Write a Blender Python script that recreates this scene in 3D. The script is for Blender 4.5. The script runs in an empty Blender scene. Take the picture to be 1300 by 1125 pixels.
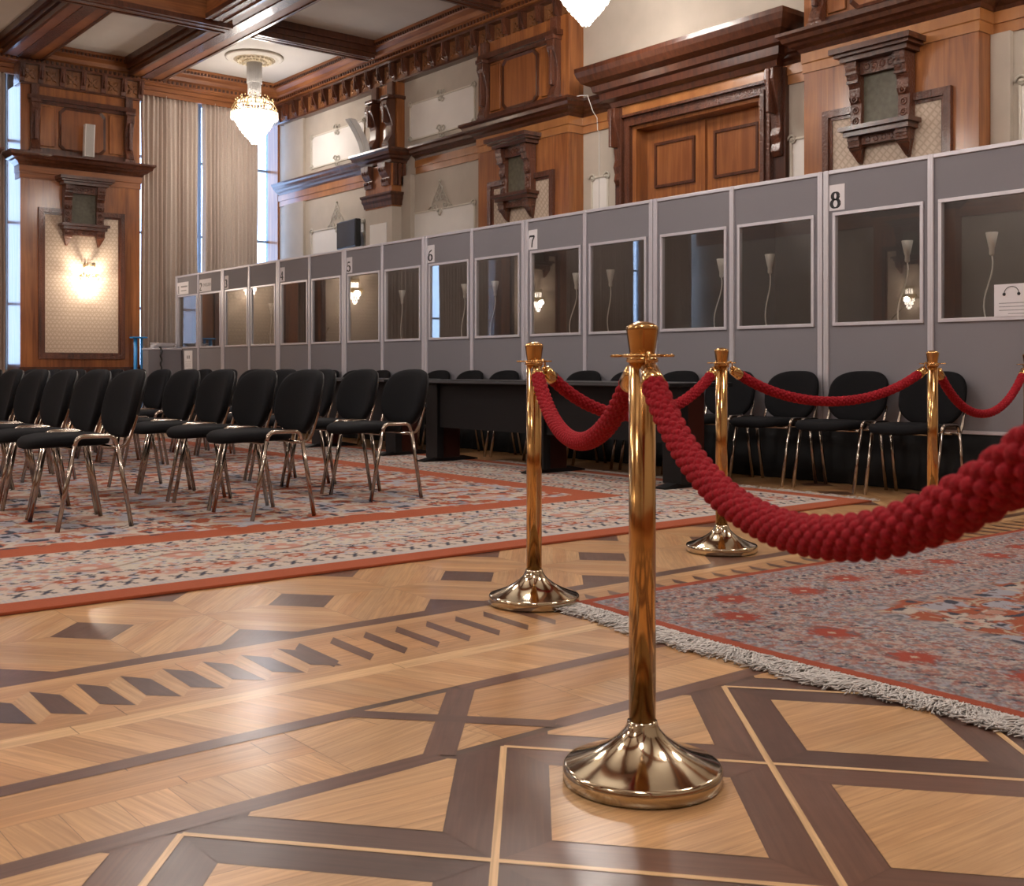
import bpy, math, random
import numpy as np
from mathutils import Vector, Matrix
random.seed(7); RNG = np.random.default_rng(3)
PI = math.pi
sc = bpy.context.scene
COL = sc.collection

# ------------------------------------------------------------------ mesh builder
class MB:
    def __init__(self, T=None):
        self.v = []; self.f = []; self.sm = []; self.T = T
    def add(self, verts, faces, smooth=False):
        b = len(self.v)
        if self.T: verts = [self.T(*p) for p in verts]
        self.v += [tuple(p) for p in verts]
        self.f += [tuple(i + b for i in f) for f in faces]
        self.sm += [smooth] * len(faces)
        return self
    def box(self, x0, x1, y0, y1, z0, z1, b=0.0):
        if x0 > x1: x0, x1 = x1, x0
        if y0 > y1: y0, y1 = y1, y0
        if z0 > z1: z0, z1 = z1, z0
        if b <= 0:
            v = [(x, y, z) for z in (z0, z1) for y in (y0, y1) for x in (x0, x1)]
            f = [(0, 2, 3, 1), (4, 5, 7, 6), (0, 1, 5, 4), (2, 6, 7, 3), (0, 4, 6, 2), (1, 3, 7, 5)]
            return self.add(v, f)
        b = min(b, (x1-x0)/2.01, (y1-y0)/2.01, (z1-z0)/2.01)
        ring = lambda i: [(x0+i+c, y0+i) if 0 else None for c in ()]
        def rr(i, z):
            a0, a1, c0, c1 = x0+i, x1-i, y0+i, y1-i
            k = b
            return [(a0+k, c0, z), (a1-k, c0, z), (a1, c0+k, z), (a1, c1-k, z), (a1-k, c1, z), (a0+k, c1, z), (a0, c1-k, z), (a0, c0+k, z)]
        self.loft([rr(b*.9, z0), rr(0, z0+b), rr(0, z1-b), rr(b*.9, z1)], closed=True, cap=True)
        return self
    def loft(self, rings, closed=True, cap=True, smooth=False):
        n = len(rings[0]); v = [p for r in rings for p in r]; f = []
        m = n if closed else n - 1
        for i in range(len(rings) - 1):
            for j in range(m):
                k = (j + 1) % n
                f.append((i*n+j, i*n+k, (i+1)*n+k, (i+1)*n+j))
        if cap and closed:
            f.append(tuple(range(n))[::-1]); f.append(tuple((len(rings)-1)*n + j for j in range(n)))
        return self.add(v, f, smooth)
    def prism(self, pts, a, b, axis='z'):
        def P(p, h):
            return (p[0], p[1], h) if axis == 'z' else ((p[0], h, p[1]) if axis == 'y' else (h, p[0], p[1]))
        return self.loft([[P(p, a) for p in pts], [P(p, b) for p in pts]])
    def lathe(self, prof, cx=0, cy=0, n=32, cz=0, smooth=True):
        rings = [[(cx + r*math.cos(2*PI*j/n), cy + r*math.sin(2*PI*j/n), cz + z) for j in range(n)] for r, z in prof]
        return self.loft(rings, True, True, smooth)
    def tube(self, pts, r, n=8, cap=True, smooth=True):
        pts = [Vector(p) for p in pts]; rings = []; up = None
        for i, p in enumerate(pts):
            t = (pts[min(i+1, len(pts)-1)] - pts[max(i-1, 0)])
            if t.length < 1e-9: t = Vector((0, 0, 1))
            t.normalize()
            if up is None:
                up = Vector((0, 0, 1)) if abs(t.z) < .9 else Vector((1, 0, 0))
            s = t.cross(up)
            if s.length < 1e-6: s = t.cross(Vector((1, 0, 0)))
            s.normalize(); up = s.cross(t).normalized()
            rr = r[i] if isinstance(r, (list, tuple)) else r
            rings.append([tuple(p + s*rr*math.cos(2*PI*j/n) + up*rr*math.sin(2*PI*j/n)) for j in range(n)])
        return self.loft(rings, True, cap, smooth)
    def sphere(self, c, r, n=10, m=7, sq=(1, 1, 1)):
        rings = []
        for i in range(m+1):
            a = -PI/2 + PI*i/m; rr = max(math.cos(a), .02)
            rings.append([(c[0]+r*sq[0]*rr*math.cos(2*PI*j/n), c[1]+r*sq[1]*rr*math.sin(2*PI*j/n), c[2]+r*sq[2]*math.sin(a)) for j in range(n)])
        return self.loft(rings, True, True, True)
    def torus(self, c, R, r, n=20, m=8, axis='z', sq=1):
        v = []; f = []
        for i in range(n):
            a = 2*PI*i/n
            for j in range(m):
                b = 2*PI*j/m; q = R + r*math.cos(b)
                x, y, z = q*math.cos(a), q*math.sin(a)*sq, r*math.sin(b)
                if axis == 'x': x, y, z = z, x, y
                if axis == 'y': x, y, z = x, z, y
                v.append((c[0]+x, c[1]+y, c[2]+z))
        for i in range(n):
            for j in range(m):
                f.append((i*m+j, ((i+1) % n)*m+j, ((i+1) % n)*m+(j+1) % m, i*m+(j+1) % m))
        return self.add(v, f, True)
    def sweep(self, path, prof, closed_path=False):
        """prof: (out, z) closed polygon; path: 2-D points, out = to the left of travel."""
        n = len(path); rings = []
        for i, p in enumerate(path):
            p = Vector(p)
            if closed_path: a = Vector(path[i-1]); b = Vector(path[(i+1) % n])
            else: a = Vector(path[max(i-1, 0)]); b = Vector(path[min(i+1, n-1)])
            d1 = (p-a); d2 = (b-p)
            if d1.length < 1e-9: d1 = d2
            if d2.length < 1e-9: d2 = d1
            d1.normalize(); d2.normalize()
            n1 = Vector((-d1.y, d1.x)); n2 = Vector((-d2.y, d2.x)); m = n1 + n2; m.normalize()
            k = 1 / max(.3, m.dot(n1))
            rings.append([(p.x + m.x*o*k, p.y + m.y*o*k, z) for o, z in prof])
        if closed_path:
            rings.append(rings[0]); return self.loft(rings, True, False)
        return self.loft(rings, True, True)

def recalc(me):
    import bmesh
    bm = bmesh.new(); bm.from_mesh(me); bmesh.ops.recalc_face_normals(bm, faces=bm.faces); bm.to_mesh(me); bm.free()

def obj(name, mb, mat, parent=None, world=False, bevel=0, sub=0, fix=True):
    me = bpy.data.meshes.new(name)
    v = mb.v
    if world and parent is not None:
        w = Vector((0, 0, 0)); q = parent
        while q is not None: w += Vector(q.location); q = q.parent
        v = [(p[0]-w.x, p[1]-w.y, p[2]-w.z) for p in v]
    me.from_pydata(v, [], mb.f); me.update()
    if fix: recalc(me)
    me.polygons.foreach_set('use_smooth', mb.sm)
    o = bpy.data.objects.new(name, me); COL.objects.link(o)
    if mat is not None: me.materials.append(mat)
    if parent is not None: o.parent = parent
    if bevel:
        m = o.modifiers.new('bevel', 'BEVEL'); m.width = bevel; m.segments = 2; m.limit_method = 'ANGLE'
    if sub:
        m = o.modifiers.new('sub', 'SUBSURF'); m.levels = sub; m.render_levels = sub
    return o

def tag(o, label=None, cat=None, group=None, kind=None):
    if label: o['label'] = label
    if cat: o['category'] = cat
    if group: o['group'] = group
    if kind: o['kind'] = kind
    return o
def thing(name, label, cat, loc=(0, 0, 0), group=None, kind=None, rot=0):
    o = bpy.data.objects.new(name, None); COL.objects.link(o); o.location = loc; o.rotation_euler = (0, 0, rot)
    o.empty_display_size = .1
    return tag(o, label, cat, group, kind)
def struct(name, mb, mat, label=None, **k):
    o = obj(name, mb, mat, **k); o['kind'] = 'structure'
    if label: o['label'] = label
    return o
def sroot(name, loc=(0, 0, 0), label=None):
    o = bpy.data.objects.new(name, None); COL.objects.link(o); o.location = loc; o['kind'] = 'structure'
    if label: o['label'] = label
    return o
def dup(root, loc, rot=None, label=None, group=None):
    r = root.copy(); COL.objects.link(r); r.location = loc
    if rot is not None: r.rotation_euler = (0, 0, rot)
    if label: r['label'] = label
    if group: r['group'] = group
    for ch in list(root.children):
        c = ch.copy(); COL.objects.link(c); c.parent = r
        for g in list(ch.children):
            d = g.copy(); COL.objects.link(d); d.parent = c
    return r
ORD = ['first', 'second', 'third', 'fourth', 'fifth', 'sixth', 'seventh', 'eighth', 'ninth', 'tenth', 'eleventh', 'twelfth', 'thirteenth', 'fourteenth', 'fifteenth', 'sixteenth', 'seventeenth', 'eighteenth', 'nineteenth']

# ------------------------------------------------------------------ materials
def mat_new(name):
    m = bpy.data.materials.new(name); m.use_nodes = True
    nt = m.node_tree; b = nt.nodes['Principled BSDF']
    return m, nt, b
def rgb(c): return (c[0], c[1], c[2], 1)
def simple(name, c, rough=.5, metal=0, spec=.5, coat=0, emit=None, es=0, noise=0, nscale=40, bump=0, bscale=200, sheen=0):
    m, nt, b = mat_new(name)
    b.inputs['Base Color'].default_value = rgb(c); b.inputs['Roughness'].default_value = rough
    b.inputs['Metallic'].default_value = metal; b.inputs['Specular IOR Level'].default_value = spec
    b.inputs['Coat Weight'].default_value = coat; b.inputs['Coat Roughness'].default_value = .1
    if sheen: b.inputs['Sheen Weight'].default_value = sheen
    if emit: b.inputs['Emission Color'].default_value = rgb(emit); b.inputs['Emission Strength'].default_value = es
    tc = nt.nodes.new('ShaderNodeTexCoord')
    if noise:
        n = nt.nodes.new('ShaderNodeTexNoise'); n.inputs['Scale'].default_value = nscale; n.inputs['Detail'].default_value = 4
        nt.links.new(tc.outputs['Object'], n.inputs['Vector'])
        r = nt.nodes.new('ShaderNodeValToRGB')
        r.color_ramp.elements[0].position = .3; r.color_ramp.elements[1].position = .7
        r.color_ramp.elements[0].color = rgb([x*(1-noise) for x in c]); r.color_ramp.elements[1].color = rgb([min(1, x*(1+noise)) for x in c])
        nt.links.new(n.outputs['Fac'], r.inputs['Fac']); nt.links.new(r.outputs['Color'], b.inputs['Base Color'])
    if bump:
        n = nt.nodes.new('ShaderNodeTexNoise'); n.inputs['Scale'].default_value = bscale
        nt.links.new(tc.outputs['Object'], n.inputs['Vector'])
        u = nt.nodes.new('ShaderNodeBump'); u.inputs['Strength'].default_value = bump; u.inputs['Distance'].default_value = .01
        nt.links.new(n.outputs['Fac'], u.inputs['Height']); nt.links.new(u.outputs['Normal'], b.inputs['Normal'])
    return m
def wood(name, c1, c2, scale=(18, 18, 1.2), rough=.3, coat=.4, carve=0, cscale=60):
    m, nt, b = mat_new(name)
    tc = nt.nodes.new('ShaderNodeTexCoord'); mp = nt.nodes.new('ShaderNodeMapping'); mp.inputs['Scale'].default_value = scale
    nt.links.new(tc.outputs['Object'], mp.inputs['Vector'])
    n = nt.nodes.new('ShaderNodeTexNoise'); n.inputs['Scale'].default_value = 1; n.inputs['Detail'].default_value = 6; n.inputs['Distortion'].default_value = .8
    nt.links.new(mp.outputs['Vector'], n.inputs['Vector'])
    n2 = nt.nodes.new('ShaderNodeTexNoise'); n2.inputs['Scale'].default_value = 1.3; nt.links.new(tc.outputs['Object'], n2.inputs['Vector'])
    mx = nt.nodes.new('ShaderNodeMath'); mx.operation = 'MULTIPLY_ADD'; mx.inputs[1].default_value = .5
    nt.links.new(n2.outputs['Fac'], mx.inputs[0]); nt.links.new(n.outputs['Fac'], mx.inputs[2])
    r = nt.nodes.new('ShaderNodeValToRGB'); r.color_ramp.elements[0].position = .5; r.color_ramp.elements[1].position = 1.0
    r.color_ramp.elements[0].color = rgb(c1); r.color_ramp.elements[1].color = rgb(c2)
    nt.links.new(mx.outputs['Value'], r.inputs['Fac']); nt.links.new(r.outputs['Color'], b.inputs['Base Color'])
    b.inputs['Roughness'].default_value = rough; b.inputs['Coat Weight'].default_value = coat; b.inputs['Coat Roughness'].default_value = .12
    if carve:
        v = nt.nodes.new('ShaderNodeTexVoronoi'); v.inputs['Scale'].default_value = cscale; nt.links.new(tc.outputs['Object'], v.inputs['Vector'])
        u = nt.nodes.new('ShaderNodeBump'); u.inputs['Strength'].default_value = carve*.7; u.inputs['Distance'].default_value = .007
        nt.links.new(v.outputs['Distance'], u.inputs['Height']); nt.links.new(u.outputs['Normal'], b.inputs['Normal'])
    return m
M = {}
M['wood'] = wood('polished_cherry_wood', (.16, .047, .013), (.38, .138, .038))
M['wood_h'] = wood('polished_cherry_wood_level', (.14, .042, .012), (.34, .125, .038), scale=(1.2, 1.2, 22), rough=.5, coat=0)
M['wood_lt'] = wood('golden_wood', (.25, .092, .026), (.43, .18, .055), scale=(5, 5, 1.0))
M['panel'] = wood('panel_wood', (.17, .05, .015), (.30, .11, .035))
M['dark'] = wood('dark_mahogany', (.035, .011, .006), (.11, .035, .016), rough=.28)
M['carved'] = wood('carved_mahogany', (.035, .011, .006), (.15, .046, .020), rough=.36, coat=.25, carve=1.0, cscale=45)
M['frz'] = wood('carved_frieze', (.10, .036, .013), (.30, .125, .045), rough=.35, carve=1.0, cscale=30)
M['plaster'] = simple('cream_plaster', (.45, .39, .325), .8, noise=.06, nscale=3)
M['plaster_pale'] = simple('pale_plaster_panel', (.74, .70, .66), .7, noise=.03, nscale=3)
M['mold'] = simple('plaster_relief', (.60, .55, .47), .6, bump=.5, bscale=80)
M['relief'] = simple('aged_relief_plaster', (.50, .46, .39), .6, bump=.6, bscale=120)
M['ceil'] = simple('ceiling_plaster', (.62, .58, .53), .85, noise=.04, nscale=1.5)
M['grey'] = simple('grey_booth_panel', (.205, .197, .222), .75, noise=.03, nscale=300)
M['alu'] = simple('anodised_aluminium', (.60, .58, .63), .38, metal=.35)
M['dark_in'] = simple('booth_interior_grey', (.13, .125, .13), .8)
M['black'] = simple('black_fabric', (.0048, .0048, .0062), .85, spec=.18, noise=.4, nscale=300)
M['skirt'] = simple('black_cloth', (.006, .006, .007), .95)
M['plastic'] = simple('black_plastic', (.012, .012, .013), .35)
M['chrome'] = simple('chromed_steel', (.40, .345, .30), .16, metal=1)
M['brass'] = simple('polished_brass', (.60, .36, .145), .15, metal=1)
M['brass_base'] = simple('polished_brass_base', (.57, .485, .35), .10, metal=1)
M['rope'] = simple('red_braided_rope', (.36, .010, .020), .8, spec=.2, noise=.3, nscale=260, bump=.6, bscale=900)
M['table'] = simple('black_laminate', (.006, .006, .007), .4, spec=.35)
M['maroon'] = simple('dark_red_wood', (.035, .008, .005), .3)
M['paper'] = simple('white_paper', (.72, .70, .74), .7)
M['ink'] = simple('black_ink', (.02, .02, .025), .7)
M['greyink'] = simple('grey_ink', (.25, .25, .27), .7)
M['white'] = simple('white_plastic', (.86, .85, .83), .4)
M['speaker'] = simple('pale_speaker_grille', (.42, .40, .37), .5, bump=.4, bscale=200)
M['niche'] = simple('niche_grille', (.10, .09, .06), .5, noise=.3, nscale=20)
M['bluepaint'] = simple('blue_paint', (.02, .22, .55), .4)
M['screen'] = simple('dark_screen', (.02, .02, .022), .2)
M['winframe'] = simple('window_frame_paint', (.25, .32, .42), .5)
M['gilt'] = simple('gilt_metal', (.45, .33, .17), .3, metal=1)
M['rosette'] = simple('gilded_plaster', (.55, .45, .30), .5, noise=.3, nscale=30, bump=1, bscale=60)
def emis(name, c, s):
    m, nt, b = mat_new(name); b.inputs['Base Color'].default_value = rgb((.8, .8, .8)); b.inputs['Roughness'].default_value = .15
    b.inputs['Emission Color'].default_value = rgb(c); b.inputs['Emission Strength'].default_value = s; return m
M['crystal_lit'] = emis('lit_crystal', (1, .88, .76), 7)
M['crystal_warm'] = emis('softly_lit_crystal', (1, .85, .65), 1.1)
M['crystal'] = simple('clear_crystal', (.55, .53, .5), .08, metal=.35, coat=1)
M['crystal_strand'] = simple('crystal_strands', (.42, .39, .36), .25, coat=1, emit=(1, .9, .8), es=.06)
# curtain
M['curtain'] = simple('beige_curtain', (.55, .455, .385), .8, noise=.08, nscale=60)
# wallpaper damask
m, nt, b = mat_new('damask_wallpaper')
tc = nt.nodes.new('ShaderNodeTexCoord'); mp = nt.nodes.new('ShaderNodeMapping'); mp.inputs['Rotation'].default_value = (PI/4, PI/4, 0); mp.inputs['Scale'].default_value = (22, 22, 22)
nt.links.new(tc.outputs['Object'], mp.inputs['Vector'])
ck = nt.nodes.new('ShaderNodeTexVoronoi'); ck.feature = 'DISTANCE_TO_EDGE'; ck.inputs['Randomness'].default_value = .15; ck.inputs['Scale'].default_value = 1
nt.links.new(mp.outputs['Vector'], ck.inputs['Vector'])
r = nt.nodes.new('ShaderNodeValToRGB'); r.color_ramp.elements[0].color = rgb((.46, .35, .26)); r.color_ramp.elements[1].color = rgb((.60, .48, .38))
r.color_ramp.elements[0].position = .05; r.color_ramp.elements[1].position = .22
nt.links.new(ck.outputs['Distance'], r.inputs['Fac']); nt.links.new(r.outputs['Color'], b.inputs['Base Color']); b.inputs['Roughness'].default_value = .5
M['damask'] = m
# glass of booth windows
m, nt, b = mat_new('booth_glass')
nt.nodes.remove(b); out = nt.nodes['Material Output']
tr = nt.nodes.new('ShaderNodeBsdfTransparent'); tr.inputs['Color'].default_value = (.84, .83, .81, 1)
gl = nt.nodes.new('ShaderNodeBsdfGlossy'); gl.inputs['Roughness'].default_value = 0.0; gl.inputs['Color'].default_value = (1, 1, 1, 1)
lw = nt.nodes.new('ShaderNodeLayerWeight'); lw.inputs['Blend'].default_value = .5
pw = nt.nodes.new('ShaderNodeMath'); pw.operation = 'POWER'; pw.inputs[1].default_value = 3.0; nt.links.new(lw.outputs['Facing'], pw.inputs[0])
fr = nt.nodes.new('ShaderNodeMath'); fr.operation = 'MULTIPLY_ADD'; fr.inputs[1].default_value = .8; fr.inputs[2].default_value = .075; nt.links.new(pw.outputs[0], fr.inputs[0])
mx = nt.nodes.new('ShaderNodeMixShader')
nt.links.new(fr.outputs[0], mx.inputs[0]); nt.links.new(tr.outputs[0], mx.inputs[1]); nt.links.new(gl.outputs[0], mx.inputs[2]); nt.links.new(mx.outputs[0], out.inputs[0])
M['glass'] = m
# attribute-coloured materials
def attr_mat(name, rough=.3, coat=.3, grain=True, bump=0, bscale=300):
    m, nt, b = mat_new(name)
    a = nt.nodes.new('ShaderNodeAttribute'); a.attribute_name = 'Col'
    src = a.outputs['Color']
    tc = nt.nodes.new('ShaderNodeTexCoord')
    if grain:
        mp = nt.nodes.new('ShaderNodeMapping'); mp.inputs['Scale'].default_value = (3.0, 75, 1)
        nt.links.new(tc.outputs['UV'], mp.inputs['Vector'])
        n = nt.nodes.new('ShaderNodeTexNoise'); n.inputs['Scale'].default_value = 1; n.inputs['Detail'].default_value = 5; n.inputs['Distortion'].default_value = 1.2
        nt.links.new(mp.outputs['Vector'], n.inputs['Vector'])
        r = nt.nodes.new('ShaderNodeValToRGB'); r.color_ramp.elements[0].position = .3; r.color_ramp.elements[1].position = .7
        r.color_ramp.elements[0].color = (.74, .70, .66, 1); r.color_ramp.elements[1].color = (1.12, 1.12, 1.12, 1)
        nt.links.new(n.outputs['Fac'], r.inputs['Fac'])
        mu = nt.nodes.new('ShaderNodeMix'); mu.data_type = 'RGBA'; mu.blend_type = 'MULTIPLY'; mu.inputs[0].default_value = 1
        nt.links.new(src, mu.inputs[6]); nt.links.new(r.outputs['Color'], mu.inputs[7]); src = mu.outputs[2]
        n2 = nt.nodes.new('ShaderNodeTexNoise'); n2.inputs['Scale'].default_value = 9; n2.inputs['Detail'].default_value = 4; nt.links.new(tc.outputs['Object'], n2.inputs['Vector'])
        r2 = nt.nodes.new('ShaderNodeMapRange'); r2.inputs[3].default_value = rough-.06; r2.inputs[4].default_value = rough+.08
        nt.links.new(n2.outputs['Fac'], r2.inputs[0]); nt.links.new(r2.outputs[0], b.inputs['Roughness'])
        bp = nt.nodes.new('ShaderNodeTexNoise'); bp.inputs['Scale'].default_value = 3.5; bp.inputs['Detail'].default_value = 3; nt.links.new(tc.outputs['Object'], bp.inputs['Vector'])
        u = nt.nodes.new('ShaderNodeBump'); u.inputs['Strength'].default_value = .08; u.inputs['Distance'].default_value = .03
        nt.links.new(bp.outputs['Fac'], u.inputs['Height']); nt.links.new(u.outputs['Normal'], b.inputs['Normal']); nt.links.new(u.outputs['Normal'], b.inputs['Coat Normal'])
    else:
        b.inputs['Roughness'].default_value = rough
    if bump:
        n = nt.nodes.new('ShaderNodeTexNoise'); n.inputs['Scale'].default_value = bscale; nt.links.new(tc.outputs['Object'], n.inputs['Vector'])
        u = nt.nodes.new('ShaderNodeBump'); u.inputs['Strength'].default_value = bump; u.inputs['Distance'].default_value = .004
        nt.links.new(n.outputs['Fac'], u.inputs['Height']); nt.links.new(u.outputs['Normal'], b.inputs['Normal'])
    nt.links.new(src, b.inputs['Base Color'])
    b.inputs['Coat Weight'].default_value = coat; b.inputs['Coat Roughness'].default_value = .2
    return m
M['parquet'] = attr_mat('parquet_inlay', .34, .38)
M['carpet'] = attr_mat('woven_carpet', .95, 0, grain=False, bump=.6)
M['fringe'] = simple('carpet_fringe', (.55, .52, .50), .9, noise=.2, nscale=60)

# ------------------------------------------------------------------ parquet floor
LT = (.50, .272, .118); LT2 = (.56, .33, .155); PALE = (.70, .46, .235); DK = (.088, .040, .026); DK2 = (.125, .056, .034); JO = (.09, .05, .03)
class Floor:
    def __init__(s): s.v = []; s.f = []; s.c = []; s.uv = []
    def poly(s, pts, col, ang=0, z=0.0, var=.10, gap=0.0006):
        if len(pts) < 3: return
        cx = sum(p[0] for p in pts)/len(pts); cy = sum(p[1] for p in pts)/len(pts)
        if gap:
            q = []
            for x, y in pts:
                dx, dy = cx-x, cy-y; L = math.hypot(dx, dy) or 1; k = min(1, gap*1.6/L); q.append((x+dx*k, y+dy*k))
            pts = q
        a = sum(pts[i][0]*pts[(i+1) % len(pts)][1]-pts[(i+1) % len(pts)][0]*pts[i][1] for i in range(len(pts)))
        if abs(a) < 1e-6: return
        if a < 0: pts = pts[::-1]
        b = len(s.v); s.v += [(x, y, z) for x, y in pts]; s.f.append(tuple(range(b, b+len(pts))))
        t = 1 + random.uniform(-var, var); h = random.uniform(-.03, .03)
        col = (col[0]*t*(1+h), col[1]*t, col[2]*t*(1-h))
        ca, sa = math.cos(ang), math.sin(ang); ou, ov = random.uniform(0, 50), random.uniform(0, 50)
        for x, y in pts:
            s.uv.append((ou + x*ca + y*sa, ov - x*sa + y*ca)); s.c.append((*col, 1))
    def boards(s, pts, ang, w, col, z, L=None, off=0, var=.10):
        """fill a convex polygon with boards of width w running along ang"""
        if len(pts) < 3: return
        ca, sa = math.cos(ang), math.sin(ang)
        loc = [(x*ca+y*sa, -x*sa+y*ca) for x, y in pts]
        v0 = min(p[1] for p in loc); v1 = max(p[1] for p in loc)
        k = math.floor((v0-off)/w)
        while off + k*w < v1:
            a, b = off+k*w, off+(k+1)*w
            q = clip(clip(loc, 0, 1, a), 0, -1, -b)
            if len(q) >= 3:
                segs = [q]
                if L:
                    u0 = min(p[0] for p in q); u1 = max(p[0] for p in q); segs = []
                    c = u0 - random.random()*L
                    while c < u1:
                        d = c + L*random.uniform(.7, 1.3)
                        r = clip(clip(q, 1, 0, c), -1, 0, -d)
                        if len(r) >= 3: segs.append(r)
                        c = d
                for r in segs:
                    s.poly([(u*ca-v*sa, u*sa+v*ca) for u, v in r], col, ang, z, var)
            k += 1
    def build(s, name, mat):
        me = bpy.data.meshes.new(name); me.from_pydata(s.v, [], s.f); me.update()
        uv = me.uv_layers.new(name='UVMap'); uv.data.foreach_set('uv', [c for p in s.uv for c in p])
        ca = me.color_attributes.new('Col', 'FLOAT_COLOR', 'CORNER'); ca.data.foreach_set('color', [c for p in s.c for c in p])
        me.materials.append(mat); o = bpy.data.objects.new(name, me); COL.objects.link(o); return o
def clip(P, a, b, c):
    """keep a*x+b*y >= c"""
    out = []
    for i in range(len(P)):
        p, q = P[i], P[(i+1) % len(P)]
        dp = a*p[0]+b*p[1]-c; dq = a*q[0]+b*q[1]-c
        if dp >= 0: out.append(p)
        if dp*dq < 0:
            t = dp/(dp-dq); out.append((p[0]+(q[0]-p[0])*t, p[1]+(q[1]-p[1])*t))
    return out
def cliprect(P, x0, x1, y0, y1):
    for a, b, c in ((1, 0, x0), (-1, 0, -x1), (0, 1, y0), (0, -1, -y1)):
        if len(P) < 3: return []
        P = clip(P, a, b, c)
    return P
def R(x0, x1, y0, y1): return [(x0, y0), (x1, y0), (x1, y1), (x0, y1)]
F = Floor()
X0, X1 = -1.3, 7.5
F.poly(R(-6.2, 9.7, -3.1, 19.0), JO, 0, -0.0012, 0, 0)
# plain boards further out
F.boards(R(-6.2, 9.6, 5.2, 18.9), 0.0, .09, LT, 0, L=1.1)
F.boards(R(-6.2, X0, -3.0, 5.2), 0.0, .09, LT, 0, L=1.1)
F.boards(R(X1, 9.6, -3.0, 5.2), 0.0, .09, LT, 0, L=1.1)
F.boards(R(X0, X1, -3.0, -.2), 0.0, .09, LT, 0, L=1.1)
# diamond field
a_, b_ = .3875, .445
for j in range(-1, 6):
    for i in range(-6, 18):
        cx = 1.255 + .775*i/1 + (0 if j % 2 == 0 else .3875); cy = 3.755 + .445*j
        if cx < X0-.5 or cx > X1+.5: continue
        for q, (sx, sy) in enumerate(((1, 1), (-1, 1), (-1, -1), (1, -1))):
            lv = [.36, .57, .78, 1.0]
            for k in range(3):
                r0, r1 = lv[k], lv[k+1]
                P = [(cx+sx*a_*r0, cy), (cx+sx*a_*r1, cy), (cx, cy+sy*b_*r1), (cx, cy+sy*b_*r0)]
                P = cliprect(P, X0, X1, 3.315, 5.2)
                if len(P) > 2: F.poly(P, LT2 if (k+q) % 2 else LT, math.atan2(sy*b_, -sx*a_), 0, .08)
        P = [(cx+a_*.36, cy), (cx, cy+b_*.36), (cx-a_*.36, cy), (cx, cy-b_*.36)]
        P = cliprect(P, X0, X1, 3.315, 5.2)
        if len(P) > 2: F.poly(P, DK2, math.atan2(b_, a_), 0, .15)
F.boards(R(X0, X1, 3.243, 3.315), 0, .072, DK2, 0, L=.9, off=3.243)
F.boards(R(X0, X1, 3.185, 3.243), 0, .058, LT2, 0, L=.9, off=3.185)
F.boards(R(X0, X1, 2.785, 3.185), 0, .1, LT, 0, L=.8, off=2.785)
x = -1.2
k = 0
for k in range(-17, 7):
    xb = .883 + k*.1225
    F.poly([(xb, 3.155), (xb+.058, 3.072), (xb+.058, 2.853), (xb-.012, 2.92)], DK, PI/2, .0006, .2)
    F.poly([(xb, 3.157), (xb-.055, 3.09), (xb-.062, 2.848), (xb-.014, 2.917)], LT2, PI/2, .0003, .12)
for k in range(-1, 46):
    xb = 1.828 + k*.1225
    F.poly([(xb, 3.174), (xb-.049, 3.111), (xb-.060, 2.852), (xb-.012, 2.905)], DK2, PI/2, .0007, .2)
F.boards(R(X0, X1, 2.715, 2.785), 0, .07, PALE, 0, L=1.3, off=2.715, var=.04)
# slanted boards strip
k = -40
while True:
    xb = k*.107
    P = cliprect([(xb, 2.715), (xb+.107, 2.715), (xb+.107+.10, 2.475), (xb+.10, 2.475)], X0, X1, 2.475, 2.715)
    if xb > X1: break
    if len(P) > 2: F.poly(P, LT if k % 2 else LT2, math.atan2(-.24, .10), 0, .12)
    k += 1
# hexagon band strip between 2.02 and 2.475
F.boards(R(X0, X1, 2.02, 2.475), 0, .456, JO, -.0005, off=2.02)
CX = [1.64+1.54*i*2 for i in range(-1, 2)] + []
segs = []
xs = [1.64 + 3.08*i for i in range(-1, 3)]
def band(p, q, w, col, z, var=.15):
    dx, dy = q[0]-p[0], q[1]-p[1]; L = math.hypot(dx, dy); nx, ny = -dy/L*w/2, dx/L*w/2
    F.poly([(p[0]+nx, p[1]+ny), (q[0]+nx, q[1]+ny), (q[0]-nx, q[1]-ny), (p[0]-nx, p[1]-ny)], col, math.atan2(dy, dx), z, var)
yb, yt = 2.055, 2.445
for c in xs:
    l, r = c-.185, c+.165
    nxt = c+3.08-.185
    # light fills
    F.boards(cliprect(R(l-.2, c, yb, yt), X0, X1, 2, 2.5), .25, .09, LT2, .0000, L=.5)
    F.boards(cliprect(R(c, r+.2, yb, yt), X0, X1, 2, 2.5), -.12, .09, LT, .0000, L=.5)
    F.boards(cliprect(R(r+.2, nxt-.2, 2.25, yt), X0, X1, 2, 2.5), .0, .1, LT, 0, L=.6)
    mid = (r+.2+nxt-.2)/2
    xx = r+.2
    while xx < nxt-.2:
        xe = min(xx+.11, nxt-.2)
        P = cliprect([(xx, yb), (xe, yb), (xe, 2.25), (xx, 2.25)], X0, X1, 2, 2.5)
        if len(P) > 2: F.poly(P, LT2, PI/2+.15, 0, .12)
        xx += .11
    for p, q in (((r, yt), (nxt, yt)), ((r, yb), (nxt, yb))):
        p = (max(p[0], X0), p[1]); q = (min(q[0], X1), q[1])
        if q[0] > p[0]: band(p, q, .06, DK2, .0008)
    if X0 < l and r < X1:
        band((l, yt), (r, yb), .055, DK, .0010); band((l, yb), (r, yt), .075, DK2, .0009)
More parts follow.
